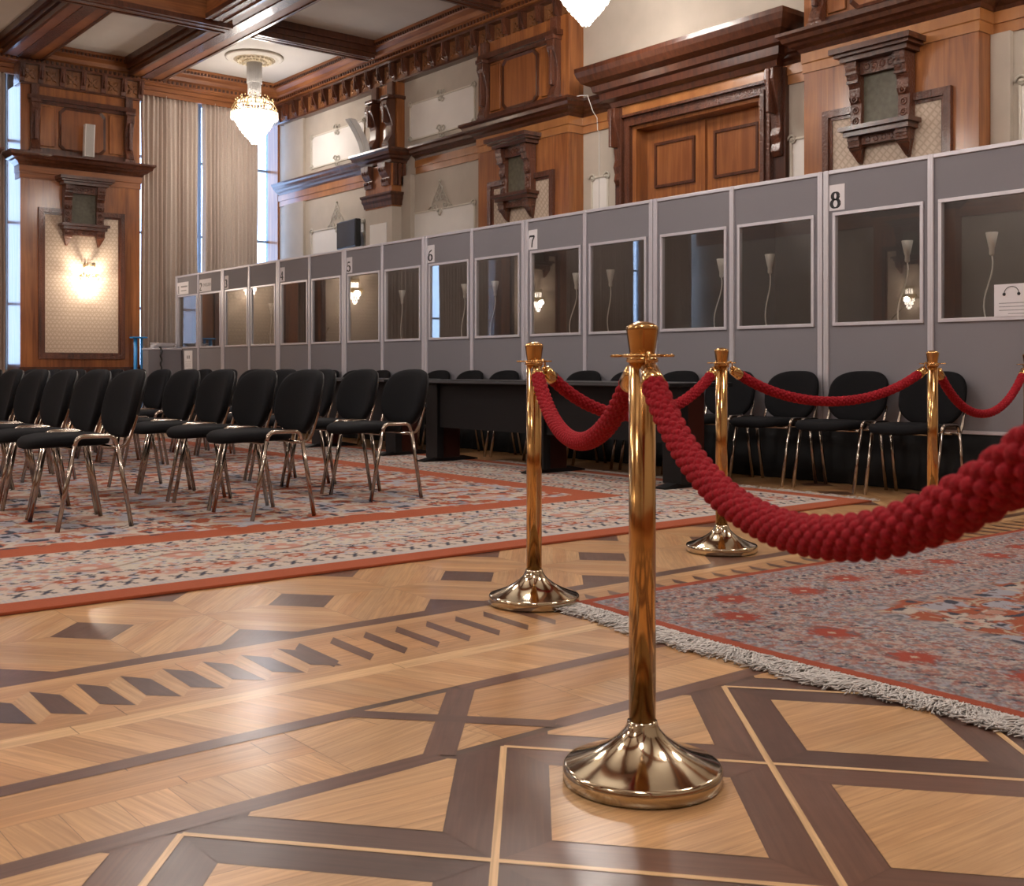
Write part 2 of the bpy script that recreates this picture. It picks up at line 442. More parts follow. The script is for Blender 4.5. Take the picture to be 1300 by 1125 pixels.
# big lattice
ymin = -.2
F.boards(R(X0, X1, ymin, 2.028), 0, .5, DK, -.0004, L=.7, off=.028)
hx, hy = .385, .457
for j in range(0, 6):
    for i in range(-8, 18):
        cx = 1.99 + .77*i/1 + (0 if j % 2 == 0 else .385); cy = 2.01 - hy*j
        if cx < X0-.4 or cx > X1+.4: continue
        an = math.atan2(hy, hx)
        # four dark mitred boards
        for sx, sy in ((1, 1), (-1, 1), (-1, -1), (1, -1)):
            P = cliprect([(cx+sx*hx*.66, cy), (cx+sx*hx*.99, cy), (cx, cy+sy*hy*.99), (cx, cy+sy*hy*.66)], X0, X1, ymin, 2.028)
            if len(P) > 2: F.poly(P, DK if (i+j) % 2 else DK2, math.atan2(sy*hy, -sx*hx), .0002, .18)
        P = cliprect([(cx+hx*.655, cy), (cx, cy+hy*.655), (cx-hx*.655, cy), (cx, cy-hy*.655)], X0, X1, ymin, 2.028)
        if len(P) > 2: F.boards(P, -.08, .085, LT2, .0006, L=None, var=.09)
for i in range(-10, 20):
    x0 = 1.605 + .77*i
    for s in (1, -1):
        n = 5
        p = (x0, 2.01); q = (x0 + s*hx*n, 2.01 - hy*n)
        dx, dy = q[0]-p[0], q[1]-p[1]; L = math.hypot(dx, dy); w = .0075
        nx, ny = -dy/L*w, dx/L*w
        P = cliprect([(p[0]+nx, p[1]+ny), (q[0]+nx, q[1]+ny), (q[0]-nx, q[1]-ny), (p[0]-nx, p[1]-ny)], X0, X1, ymin, 2.02)
        if len(P) > 2: F.poly(P, PALE, math.atan2(dy, dx), .0011 if s > 0 else .0012, .04, 0)
fl = F.build('floor', M['parquet']); tag(fl, 'polished parquet floor with dark geometric inlay', kind='structure')
struct('floor', MB().box(-6.3, 9.8, -3.2, 19.2, -.25, -.003), M['wood_h'], 'wooden subfloor')
bpy.data.objects['floor.001'].name = 'floor_slab'

# ------------------------------------------------------------------ carpets
def vnoise(x, y, seed=0):
    """cheap smooth value noise, numpy"""
    xi = np.floor(x).astype(np.int64); yi = np.floor(y).astype(np.int64); xf = x-xi; yf = y-yi
    def h(a, b):
        n = (a*374761393 + b*668265263 + seed*974634777) & 0x7fffffff
        n = ((n ^ (n >> 13))*1274126177) & 0x7fffffff
        return ((n ^ (n >> 16)) & 0xffff)/65535.0
    u = xf*xf*(3-2*xf); v = yf*yf*(3-2*yf)
    return (h(xi, yi)*(1-u)+h(xi+1, yi)*u)*(1-v) + (h(xi, yi+1)*(1-u)+h(xi+1, yi+1)*u)*v
def mixc(c, m, col):
    m = np.clip(m, 0, 1)[..., None]; return c*(1-m) + np.array(col)*m
def step(x, w=.03): return np.clip(x/w+.5, 0, 1)
TERRA = (.31, .063, .019); CREAM = (.47, .39, .33); PINK = (.42, .20, .15); GREYB = (.33, .32, .36); NAVY = (.025, .028, .05); SAND = (.42, .33, .24)
def field(x, y, s=1.0, seed=1, red=.5):
    """leafy all-over pattern, mirrored in tiles like a woven repeat"""
    tx, ty = .92*s, .80*s
    mx_ = np.abs((x/tx) % 2 - 1)*tx/s; my_ = np.abs((y/ty) % 2 - 1)*ty/s
    wx = mx_ + .05*(vnoise(mx_*9, my_*9, seed+9)-.5); wy = my_ + .05*(vnoise(mx_*9+5, my_*9, seed+8)-.5)
    c = np.broadcast_to(np.array(TERRA), x.shape+(3,)).copy()
    n1 = vnoise(wx*7.5, wy*9, seed)*.7 + vnoise(wx*19, wy*22, seed+1)*.3
    n2 = vnoise(wx*9+7, wy*8+3, seed+2)*.65 + vnoise(wx*22, wy*20, seed+3)*.35
    n3 = vnoise(wx*14+2, wy*14+9, seed+4)
    c = mixc(c, step(n1-(.45+.15*(red-.5)), .04), CREAM)
    c = mixc(c, step(n1-.60, .03)*step(n3-.4), PINK)
    c = mixc(c, step(n2-.60, .04)*step(.75-n1, .05), GREYB)
    c = mixc(c, step(.035-np.abs(n2-.47), .02)*step(n3-.45), SAND)
    ln = step(.016-np.abs(n1-(.45+.15*(red-.5))), .01)*step(n3-.35, .1)
    c = mixc(c, ln*.75, (.12, .05, .04))
    c = mixc(c, step(n2*n3-.56, .02), NAVY)
    c = mixc(c, step(.07-n1*n3, .02), NAVY)
    # rosettes at the tile centres
    rr = np.hypot(mx_-tx/s/2, my_-ty/s/2); th = np.arctan2(my_-ty/s/2, mx_-tx/s/2)
    pet = .10+.02*np.cos(8*th)
    c = mixc(c, step(pet-rr, .008), CREAM); c = mixc(c, step(.006-np.abs(rr-pet), .004), NAVY)
    c = mixc(c, step(.055+.012*np.cos(8*th)-rr, .008), PINK); c = mixc(c, step(.022-rr, .006), NAVY)
    rr = np.hypot(mx_, my_); c = mixc(c, step(.12+.03*np.cos(12*np.arctan2(my_, mx_))-rr, .01), GREYB); c = mixc(c, step(.06-rr, .01), TERRA)
    return c
def xrow(c, m, u, e, e0, e1, ground, dark=NAVY, p=.09):
    """row of little crossed leaves"""
    mid = (e0+e1)/2; h = (e1-e0)/2
    c = mixc(c, m, ground)
    a = (u/p) % 1 - .5; q = (e-mid)/h
    x1 = np.abs(q*.35 - a); x2 = np.abs(q*.35 + a)
    return mixc(c, m*step(.10-np.minimum(x1, x2), .05)*step(.75-np.abs(q), .1), dark)
def dash(c, m, u, e, e0, e1, p=.06):
    c = mixc(c, m, CREAM); a = ((u + (e-e0)*.8)/p) % 1
    return mixc(c, m*step(.5-a, .1), NAVY)
def flow(c, m, u, e, e0, e1, ground, blob, p=.2, seed=0):
    mid = (e0+e1)/2; h = (e1-e0)/2
    c = mixc(c, m, ground)
    n = vnoise(u*42, e*42, seed); n2 = vnoise(u*30+4, e*30, seed+5)
    c = mixc(c, m*step(n-.62, .05)*.9, GREYB); c = mixc(c, m*step(.30-n2, .05)*.8, PINK); c = mixc(c, m*step(n2*n-.55, .03), NAVY)
    a = (u/p) % 1 - .5; k = np.floor(u/p) % 2
    q = (e-mid)/h
    rr = np.sqrt((a*p/h)**2*1.1 + (q+np.where(k > 0, .25, -.25))**2)
    th = np.arctan2(q, a)
    c = mixc(c, m*step(.52+.1*np.cos(6*th)-rr, .06), blob)
    c = mixc(c, m*step(.20-rr, .06), CREAM)
    # wandering stem
    return mixc(c, m*step(.07-np.abs(q-.55*np.sin(u/p*PI)), .04)*.6, (.14, .07, .05))
def border(x, y, e, u, bands, seed=0):
    c = np.zeros(x.shape+(3,))
    for (e0, e1, kind, *a) in bands:
        m = ((e >= e0) & (e < e1)).astype(float)
        if kind == 's': c = mixc(c, m, a[0])
        elif kind == 'x': c = xrow(c, m, u, e, e0, e1, a[0], *a[1:])
        elif kind == 'd': c = dash(c, m, u, e, e0, e1, *a)
        elif kind == 'f': c = flow(c, m, u, e, e0, e1, *a)
        elif kind == 'w':
            c = mixc(c, m, CREAM); c = mixc(c, m*step(((u/.022) % 1)-.5, .3)*.8, GREYB)
    return c
def carpet_mesh(name, xs, ys, cfun, T, thick=.012):
    X, Y = np.meshgrid(xs, ys); nx, ny = len(xs), len(ys)
    col = cfun(X, Y)
    col *= (1 + .10*(vnoise(X*150, Y*150, 77)-.5))[..., None]
    P = T(X.ravel(), Y.ravel()); V = np.column_stack([P[0], P[1], np.full(nx*ny, thick)])
    i = np.arange(nx*ny).reshape(ny, nx)
    f = np.column_stack([i[:-1, :-1].ravel(), i[:-1, 1:].ravel(), i[1:, 1:].ravel(), i[1:, :-1].ravel()])
    # skirt ring down to the floor
    edge = np.concatenate([i[0, :], i[1:, -1], i[-1, -2::-1], i[-2:0:-1, 0]])
    base = len(V); VB = V[edge].copy(); VB[:, 2] = .0015; V = np.vstack([V, VB])
    m = len(edge); k = np.arange(m); k2 = (k+1) % m
    fs = np.column_stack([edge[k], base+k, base+k2, edge[k2]])
    f = np.vstack([f, fs])
    C = np.concatenate([col.reshape(-1, 3), col.reshape(-1, 3)[edge]*.8]); C = np.column_stack([C, np.ones(len(C))])
    me = bpy.data.meshes.new(name); me.vertices.add(len(V)); me.vertices.foreach_set('co', V.ravel())
    me.loops.add(f.size); me.loops.foreach_set('vertex_index', f.ravel().astype(np.int32))
    me.polygons.add(len(f)); me.polygons.foreach_set('loop_start', np.arange(0, f.size, 4, dtype=np.int32))
    me.update(calc_edges=True); me.validate()
    ca = me.color_attributes.new('Col', 'FLOAT_COLOR', 'POINT'); ca.data.foreach_set('color', C.ravel())
    me.materials.append(M['carpet'])
    o = bpy.data.objects.new(name, me); COL.objects.link(o); return o
BA = [(0, .16, 's', TERRA), (.16, .22, 'w'), (.22, .33, 'x', CREAM, NAVY, .105), (.33, .52, 'f', (.46, .36, .30), TERRA, .17, 3), (.52, .56, 'd'),
      (.56, .93, 'f', (.47, .41, .34), PINK, .46, 7), (.93, .97, 'd'), (.97, 1.10, 'f', (.46, .36, .30), TERRA, .17, 11), (1.10, 1.20, 'x', CREAM, NAVY, .10), (1.20, 1.44, 's', TERRA)]
def ca_col(X, Y):
    ey = Y - 4.175; ex = (6.4 - X)*1.13
    e = np.minimum(ex, ey); u = np.where(ex < ey, Y, X)
    c = border(X, Y, e, u, BA)
    m = (e >= 1.44).astype(float)[..., None]
    # ragged inner edge of the red band
    f_ = field(X, Y, 1.0, 1, .5)
    c = c*(1-m) + f_*m
    rag = ((e > 1.36) & (e < 1.50)).astype(float)*step(vnoise(X*14, Y*14, 5)-.5, .05)
    return mixc(c, rag, TERRA)
xs = np.arange(.55, 6.4001, .0105); ys = [4.175]
while ys[-1] < 13.6: ys.append(ys[-1] + .0095*(1+(ys[-1]-4.175)*.45))
ys = np.array(ys)
rugA = carpet_mesh('carpet', xs, ys, ca_col, lambda x, y: (x, y))
tag(rugA, 'large terracotta and cream patterned carpet under the rows of black chairs', 'carpet')
BB = [(0, .045, 's', (.36, .058, .018)), (.045, .16, 'f', (.36, .32, .32), GREYB, .09, 21), (.16, .19, 'd', .05), (.19, .50, 'f', (.44, .34, .30), (.34, .045, .02), .34, 23),
      (.50, .53, 'd', .05), (.53, .66, 'f', (.40, .34, .33), GREYB, .10, 27), (.66, .70, 'w')]
def cb_col(X, Y):
    ex = X; ey = -Y; e = np.minimum(ex, ey); u = np.where(ex < ey, Y+50, X)
    c = border(X, Y, e, u, BB)
    c = mixc(c, ((e > .05) & (e < .7)).astype(float)*step(vnoise(X*70, Y*70, 31)-.6, .08)*.7, (.13, .12, .14))
    c = mixc(c, ((e > .05) & (e < .7)).astype(float)*step(vnoise(X*60, Y*60, 33)-.68, .08)*.7, (.34, .11, .08))
    m = (e >= .70).astype(float)[..., None]
    f_ = field(X+.25, Y+.1, .8, 40, 1.3)
    bz = ((e > .05) & (e < .82)).astype(float)
    for fq, sd, cc in ((38, 51, (.07, .065, .09)), (46, 57, (.30, .07, .045)), (33, 61, (.52, .47, .42))):
        nn = vnoise(X*fq, Y*fq, sd)*.7 + vnoise(X*fq*2.1, Y*fq*2.1, sd+1)*.3
        c = mixc(c, bz*step(.026-np.abs(nn-.5), .03)*.55, cc)
    a_ = (u/.34) % 1 - .5; q_ = (e-.345)
    dm = np.abs(a_*.34)/.075 + np.abs(q_ + np.where(np.floor(u/.34) % 2 > 0, .03, -.03))/.065
    bm = ((e > .19) & (e < .50)).astype(float)
    c = mixc(c, bm*step(1.0+.12*np.cos(np.arctan2(q_, a_*.34)*8)-dm, .1), (.33, .040, .016)); c = mixc(c, bm*step(.22-dm, .08), (.5, .40, .30))
    zone = ((e > .7) & (e < .95)).astype(float)*step(vnoise(X*12, Y*12, 8)-(e-.62)*4.0, .2)
    f_ = mixc(f_, zone*.8, (.36, .31, .30)); f_ = mixc(f_, zone*step(vnoise(X*60, Y*60, 12)-.6, .1)*.8, (.10, .10, .13))
    return c*(1-m)*.74 + f_*m*.78
AB = math.radians(-2.4); cb, sb = math.cos(AB), math.sin(AB); OB = (2.76, 3.05)
TB = lambda x, y: (OB[0] + x*cb - y*sb + .018*np.sin(y*3.3+1)*(np.exp(-x*3)), OB[1] + x*sb + y*cb + .012*np.sin(x*2.2)*np.exp(y*3))
xs = np.arange(0, 4.0, .0072); ys = -np.arange(0, 2.5, .0068)[::-1]
rugB = carpet_mesh('carpet', xs, ys, cb_col, TB)
tag(rugB, 'fringed rust red and grey patterned carpet at lower right by the brass posts', 'carpet')
def fringe(name, n, y0, y1, T, L, parent, seedx, nrm=-1):
    rnd = random.Random(seedx); mb = MB()
    for i in range(n):
        t = i/(n-1); y = y0 + (y1-y0)*t; cl = math.sin(t*61)*.3 + math.sin(t*23+2)*.35
        l = L*(.75+.35*rnd.random()+.18*cl); p = []
        dy = rnd.uniform(-.5, .5) + cl*.8; z = .006
        x = rnd.uniform(0, .012); yy = y
        for k in range(6):
            q = T(x*nrm*-1 if nrm > 0 else -x, yy)
            p.append((float(q[0]), float(q[1]), z + .004*rnd.random() + (.007*math.sin(k*1.3+i) if k else .003)))
            x += l/5; yy += dy*l/5 + rnd.uniform(-.011, .011)
        p = [(a, b_, max(.0035, c)) for a, b_, c in p]
        mb.tube(p, .0021, 4, False)
    o = obj(name, mb, M['fringe'], parent, world=False, fix=False); tag(o, kind='stuff', label='frayed off-white fringe'); return o
fringe('fringe', 1500, 0.0, -2.3, TB, .125, rugB, 4)
TA = lambda x, y: (6.4 - x, y)
fringe('fringe', 420, 4.18, 8.2, TA, .11, rugA, 9)

# ------------------------------------------------------------------ chairs
def rrect(cx, cz, w, h, p=3.2, n=28):
    out = []
    for i in range(n):
        a = 2*PI*i/n; c, s = math.cos(a), math.sin(a)
        out.append((cx + w/2*math.copysign(abs(c)**(2/p), c), cz + h/2*math.copysign(abs(s)**(2/p), s)))
    return out
def make_chair():
    t = thing('conference_chair', 'x', 'chair')
    # faces -X ; origin on the floor between the feet
    # seat: rounded front cushion
    def seat_ring(z, s, dx=0):
        pts = []
        n = 36
        for i in range(n):
            a = 2*PI*i/n; c, q = math.cos(a), math.sin(a); p = 3.0
            x = .225*s*math.copysign(abs(c)**(2/p), c); y = .232*s*math.copysign(abs(q)**(2/p), q)
            if x > 0: y *= 1-.12*(x/.225)
            dz = -.022*max(0, (-x-.08)/.15)**2
            pts.append((-.085 + x + dx, y, z + dz))
        return pts
    mb = MB(); mb.loft([seat_ring(.440, .86), seat_ring(.446, .97), seat_ring(.462, 1.0), seat_ring(.482, .995), seat_ring(.495, .93), seat_ring(.500, .78), seat_ring(.500, .4)], smooth=True)
    obj('seat', mb, M['black'], t)
    # backrest
    def bk(off, s, push):
        ring = []
        for y, z in rrect(0, .66, .50*s, .385*s, 3.0, 40):
            w = y/.25; h = (z-.66)/.19
            x = .238 + .23*(z-.47) - .055*w*w + off + push*0
            wz = z
            if h < 0: y = y*(1-.20*h*h)
            ring.append((x, y, wz))
        return ring
    mb = MB(); mb.loft([bk(.008, .97, 0), bk(-.006, 1.0, 0), bk(-.024, .985, 0), bk(-.036, .90, 0), bk(-.041, .7, 0), bk(-.042, .3, 0)], smooth=True)
    obj('backrest', mb, M['black'], t)
    mb = MB(); mb.loft([bk(.009, .95, 0), bk(.017, .95, 0), bk(.026, .85, 0), bk(.030, .5, 0)], smooth=True)
    obj('back_shell', mb, M['plastic'], t)
    r = .0128
    for s in (-1, 1):
        y = s*.258
        obj('leg', MB().tube([(-.195, y, .0), (-.107, y, .445)], r, 8), M['chrome'], t)
        obj('leg', MB().tube([(.195, y, .0), (.117, y, .445)], r, 8), M['chrome'], t)
        p = [(-.107, y, .443)]
        for k in range(1, 6): a = PI/2*k/5; p.append((-.058-.045*math.cos(a), y, .452+.043*math.sin(a)))
        for k in range(0, 6): a = PI/2*k/5; p.append((.065+.048*math.sin(a), y, .452+.043*math.cos(a)))
        p.append((.117, y, .443))
        obj('side_rail', MB().tube(p, r, 8), M['chrome'], t)
        # flat bracket carrying the back
        bp = [(.045, .432), (.125, .425), (.165, .440), (.190, .475), (.215, .55), (.232, .60)]
        mb = MB()
        rings = []
        for (x, z), w in zip(bp, (.012, .016, .019, .019, .015, .012)):
            yy = y*.93
            rings.append([(x-.004, yy-w*.5, z+.006), (x-.004, yy+w*.5, z+.006), (x+.006, yy+w*.5, z-.006), (x+.006, yy-w*.5, z-.006)])
        mb.loft(rings); obj('back_bracket', mb, M['chrome'], t, bevel=.002)
    mb = MB().tube([(-.10, -.258, .43), (-.10, .258, .43)], .009, 6); obj('crossbar', mb, M['chrome'], t)
    mb = MB().tube([(.112, -.258, .43), (.112, .258, .43)], .009, 6); obj('crossbar', mb, M['chrome'], t)
    return t
chair = make_chair(); used = [False]
def place_chair(x, y, z, rot, label, group):
    if not used[0]:
        used[0] = True; chair.location = (x, y, z); chair.rotation_euler = (0, 0, rot); chair['label'] = label; chair['group'] = group; return chair
    return dup(chair, (x, y, z), rot, label, group)
rows = [('left', 2.04, 6.29, 5, 'row at far left'), ('middle', 3.01, 6.04, 4, 'middle front row'), ('right', 4.0, 6.40, 4, 'front row nearest the booths')]
for nm, x, y0, n, desc in rows:
    for k in range(n):
        place_chair(x+random.uniform(-.01, .01), y0+.60*k, .014, random.uniform(-.02, .02), f'{ORD[k]} black chrome-legged chair from near end of {desc}', f'black chairs in the {desc}')
for nm, x, y0, n, desc in [('b', 2.62, 9.1, 5, 'back row at the left edge'), ('c', 3.68, 9.4, 5, 'back row before the grey counter'), ('d', 4.70, 9.6, 4, 'back row closest to the tables')]:
    for k in range(n):
        place_chair(x, y0+.60*k, .014, random.uniform(-.03, .03), f'{ORD[k]} black chair from near end of {desc}', f'black chairs in the {desc}')
for k in range(17):
    place_chair(6.93, 4.19+.60*k, 0, random.uniform(-.03, .03) - .02, f'{ORD[k]} black chair from the right, lined against the booth skirt', 'black chairs lined up against the booths')

# ------------------------------------------------------------------ tables
def make_table():
    t = thing('conference_table', 'x', 'table')
    L = 1.5
    obj('tabletop', MB().box(-.33, .33, -L/2, L/2, .735, .762, .004), M['table'], t)
    return t
def conf_table(cx, ya, yb_, legs, label, n):
    t = thing('conference_table', label, 'table', (cx, ya, 0.0), 'dark conference tables before the booths')
    z0 = .0135
    obj('tabletop', MB().box(-.34, .34, -.12, yb_-ya+.12, .738, .768, .004), M['table'], t)
    obj('edge_strip', MB().box(-.345, -.3402, -.12, yb_-ya+.12, .744, .762), M['alu2'], t)
    for i, y in enumerate(legs):
        yy = y-ya
        lg = obj('leg', MB().box(-.19, -.11, yy-.09, yy+.09, z0+.03, .736, .004), M['table'], t)
        obj('leg_post', MB().box(-.108, .10, yy-.055, yy+.055, z0+.03, .736, .004), M['maroon'], lg)
        ft = MB(); ft.prism([(-.31, 0), (.31, 0), (.31, .012), (.14, .045), (-.14, .045), (-.31, .012)], yy-.05, yy+.05, 'y')
        ft.v = [(a, b2, c+z0) for a, b2, c in ft.v]
        obj('foot', ft, M['table'], lg)
    for a, b2 in zip(legs[:-1], legs[1:]):
        obj('modesty_panel', MB().box(-.16, -.145, a-ya+.09, b2-ya-.09, .33, .736), M['modesty'], t)
    return t
M['alu2'] = simple('dark_edge_trim', (.09, .09, .095), .4, metal=.5)
M['modesty'] = simple('dark_modesty_panel', (.008, .008, .009), .55, spec=.3)
conf_table(6.12, 5.50, 8.50, [5.50, 7.0, 8.50], 'long black conference table behind the brass posts with three pedestal legs', 3)
conf_table(6.22, 9.35, 10.85, [9.35, 10.85], 'farther black conference table half hidden behind black chairs', 2)

# ------------------------------------------------------------------ stanchions and ropes
def make_stanchion(loc, label):
    t = thing('rope_stanchion', label, 'stanchion', loc, 'brass rope posts')
    prof = [(.150, 0), (.168, .002), (.1685, .028), (.165, .033), (.161, .0345), (.150, .038), (.128, .046), (.100, .058), (.074, .073), (.052, .090), (.038, .106), (.0325, .118), (.0315, .124), (.02, .1245)]
    obj('base', MB().lathe(prof, n=64), M['brass_base'], t)
    obj('pole', MB().lathe([(.0285, .115), (.0285, .888), (.02, .889)], n=40), M['brass'], t)
    obj('collar', MB().lathe([(.0295, .880), (.034, .883), (.034, .889), (.0295, .892)], n=32), M['brass'], t)
    rg = MB().torus((0, 0, .895), .040, .0035, 32, 8)
    for k in range(4):
        a = k*PI/2 + .5
        rg.torus((.055*math.cos(a), .055*math.sin(a), .895), .012, .0032, 16, 6)
    obj('hook_ring', rg, M['brass'], t)
    obj('finial', MB().lathe([(.02, .890), (.0265, .895), (.0268, .900), (.0305, .925), (.0335, .948), (.0345, .952), (.0335, .957), (.029, .960), (.024, .9635), (.012, .967), (.002, .968)], n=40), M['brass'], t)
    return t
ST = [(1.703, 1.663, .002), (2.672, 3.166, .002), (4.125, 3.504, .002), (5.634, 3.298, .002), (7.045, 3.462, .002), (.775, .275, .002)]
st_lab = ['nearest full-height brass post in the centre foreground with red ropes on both sides', 'second brass post standing at the corner of the fringed carpet', 'third brass post in front of the booth part without a number', 'fourth brass post before the booth numbered 8',
          'brass post at the right edge of the picture beside the black skirt', 'brass post just outside the right edge holding the closest red rope']
for p, l in zip(ST, st_lab): make_stanchion(p, l)
def rope(A, B, sag, label, r=.0245, res=1.0, az=.872):
    A = Vector((A[0], A[1], az)); B = Vector((B[0], B[1], az))
    d = (B-A); d.z = 0; L = d.length; d.normalize()
    t = thing('barrier_rope', label, 'rope', (A.x, A.y, 0), 'red braided barrier ropes')
    A2 = A + d*.055; B2 = B - d*.055
    N = 240; pts = []
    for i in range(N+1):
        k = i/N; s = abs(2*k-1)
        z = az - sag*(1 - (.82*s**2 + .18*s**4))
        pts.append(A2.lerp(B2, k) + Vector((0, 0, z-az)))
    cum = [0]
    for a, b in zip(pts[:-1], pts[1:]): cum.append(cum[-1] + (b-a).length)
    tot = cum[-1]
    def at(s):
        s = min(max(s, 0), tot); lo = 0
        import bisect
        lo = min(len(cum)-2, max(0, bisect.bisect_right(cum, s)-1)); w = (s-cum[lo])/(cum[lo+1]-cum[lo])
        return pts[lo].lerp(pts[lo+1], w), (pts[lo+1]-pts[lo]).normalized()
    f0 = .060; cap = .055
    s0, s1 = f0, tot-f0
    pitch = .0195; nr = int((s1-s0)/pitch); nc = 8
    ns = int(nr*6*res); na = int(nc*6*res)
    side = d.cross(Vector((0, 0, 1))).normalized()
    rings = []
    for i in range(ns+1):
        s = s0 + (s1-s0)*i/ns; p, tg = at(s); up = side.cross(tg).normalized()
        g = (s-s0)/pitch; end = min(1, (s-s0)/.012, (s1-s)/.012)
        ring = []
        for j in range(na):
            a = j/na*nc; best = 9
            for gi in (math.floor(g), math.floor(g)+1):
                sh = .5*(gi % 2); aj = a - sh; da = (aj - round(aj)) ; dg = g-gi
                best = min(best, (da*1.0)**2*1.15 + (dg*.95)**2*1.1 + 0*da*dg)
            h = math.sqrt(max(0, 1-best/.36))
            rr = r*(.66 + .42*h)
            rr *= (.8+.2*end)
            th = 2*PI*j/na
            ring.append(tuple(p + side*rr*math.cos(th) + up*rr*math.sin(th) - Vector((A.x, A.y, 0))))
        rings.append(ring)
    obj('cord', MB().loft(rings, True, True, True), M['rope'], t, fix=False)
    for e in (0, 1):
        q0, tg = at(0 if e == 0 else tot)
        if e: tg = -tg
        o = Vector((A.x, A.y, 0)); q0 = q0 - o
        mb = MB(); pp = [q0 + tg*x for x in (.010, .014, .018, .050, .068, .070)]
        mb.tube([tuple(p) for p in pp], [.008, .017, .0225, .0245, .0265, .024], 24)
        cp = obj('end_cap', mb, M['brass'], t)
        hk = MB(); c0 = q0 + tg*.002
        hk.tube([tuple(q0 + tg*.014), tuple(c0 + Vector((0, 0, .004)))], .005, 8)
        dd = -d if e == 0 else d
        cc = (A if e == 0 else B) - o
        # snap hook curling up and over the ring
        pth = []
        for k in range(11):
            a = -.6 + k/10*4.4
            pth.append(tuple(q0 + Vector((0, 0, .014)) + dd*(.013*math.cos(a)) + Vector((0, 0, .018*math.sin(a)))))
        hk.tube(pth, .0036, 6)
        obj('hook', hk, M['brass'], cp)
    return t
rope(ST[0], ST[1], .21, 'red rope sagging between the nearest brass post and the second post', res=1.3)
rope(ST[1], ST[2], .20, 'red rope passing behind the nearest brass post', res=1.0)
rope(ST[2], ST[3], .17, 'red rope hanging in front of the chairs between third and fourth posts', res=.9)
rope(ST[3], ST[4], .27, 'red rope from the fourth post to the right edge', res=.9)
rope(ST[0], ST[5], .215, 'large thick red rope swinging across the lower right foreground', r=.0258, res=1.3)

# ------------------------------------------------------------------ interpreter booths
D = 7.3
def text_mesh(s, size, mat, parent, loc, name='printed_digits', extr=.0008, bold=0.0):
    cu = bpy.data.curves.new(name, 'FONT'); cu.body = s; cu.size = size; cu.extrude = extr; cu.offset = bold; cu.align_x = 'CENTER'; cu.align_y = 'CENTER'
    tmp = bpy.data.objects.new('tmp', cu); COL.objects.link(tmp)
    dg = bpy.context.evaluated_depsgraph_get(); me = bpy.data.meshes.new_from_object(tmp.evaluated_get(dg)); me.name = name
    bpy.data.objects.remove(tmp); me.materials.clear(); me.materials.append(mat)
    o = bpy.data.objects.new(name, me); COL.objects.link(o); o.parent = parent; o.location = loc
    o.rotation_euler = (PI/2, 0, -PI/2); return o
# serif digits drawn as stroked outlines with thick and thin parts
def digit(ch, h, cy, cz, x):
    """thick/thin stroke digit in the Y-Z plane; +u is towards -Y (right for the viewer)"""
    mb = MB()
    def arc(cx, cz_, rx, rz, a0, a1, n=22):
        return [(cx+rx*math.cos(a0+(a1-a0)*i/n), cz_+rz*math.sin(a0+(a1-a0)*i/n)) for i in range(n+1)]
    S = []
    if ch == '1': S = [([(.02, -.5), (.02, .5)], .09, 0), ([(.02, .5), (-.18, .36)], .03, 0), ([(-.16, -.48), (.2, -.48)], .03, 0)]
    if ch == '2': S = [(arc(0, .24, .22, .24, 2.7, -.9), None, 0), ([(.14, .06), (-.24, -.44)], .05, 0), ([(-.26, -.44), (.28, -.44)], .06, 0)]
    if ch == '3': S = [(arc(-.02, .25, .20, .23, 2.6, -1.5), None, 0), (arc(-.02, -.23, .24, .26, 1.5, -2.6), None, 0)]
    if ch == '4': S = [([(.1, -.5), (.1, .5)], .09, 0), ([(.1, .5), (-.3, -.18)], .035, 0), ([(-.3, -.18), (.3, -.18)], .05, 0)]
    if ch == '5': S = [([(-.16, .46), (.24, .46)], .07, 0), ([(-.16, .46), (-.2, .06)], .03, 0), (arc(-.02, -.19, .26, .29, 2.3, -2.6), None, 0)]
    if ch == '6': S = [(arc(0, -.2, .25, .28, 0, 2*PI), None, 0), ([(-.24, -.15), (-.22, .1), (-.1, .35), (.2, .5)], .06, 0)]
    if ch == '7': S = [([(-.26, .45), (.28, .45)], .08, 0), ([(.28, .45), (.06, .05), (-.02, -.5)], .07, 0), ([(-.26, .47), (-.28, .28)], .03, 0)]
    if ch == '8': S = [(arc(0, .25, .19, .23, 0, 2*PI), None, 0), (arc(0, -.23, .25, .27, 0, 2*PI), None, 0)]
    for pts, w, _ in S:
        L = []; Rr = []
        for i, p in enumerate(pts):
            q0 = Vector(pts[max(i-1, 0)]); q1 = Vector(pts[min(i+1, len(pts)-1)]); t = (q1-q0).normalized(); n = Vector((-t.y, t.x))
            ww = w if w is not None else .035 + .075*abs(t.y)
            if w is not None: ww = w*1.0
            P = Vector(p); L.append(P+n*ww); Rr.append(P-n*ww)
        for i in range(len(pts)-1):
            quad = [L[i], L[i+1], Rr[i+1], Rr[i]]
            V = [(x, cy - q.x*h*1.15, cz + q.y*h) for q in quad] + [(x+.001, cy - q.x*h*1.15, cz + q.y*h) for q in quad]
            mb.add(V, [(0, 1, 2, 3), (4, 5, 6, 7)])
    return mb
ZB, ZT = .418, 2.388
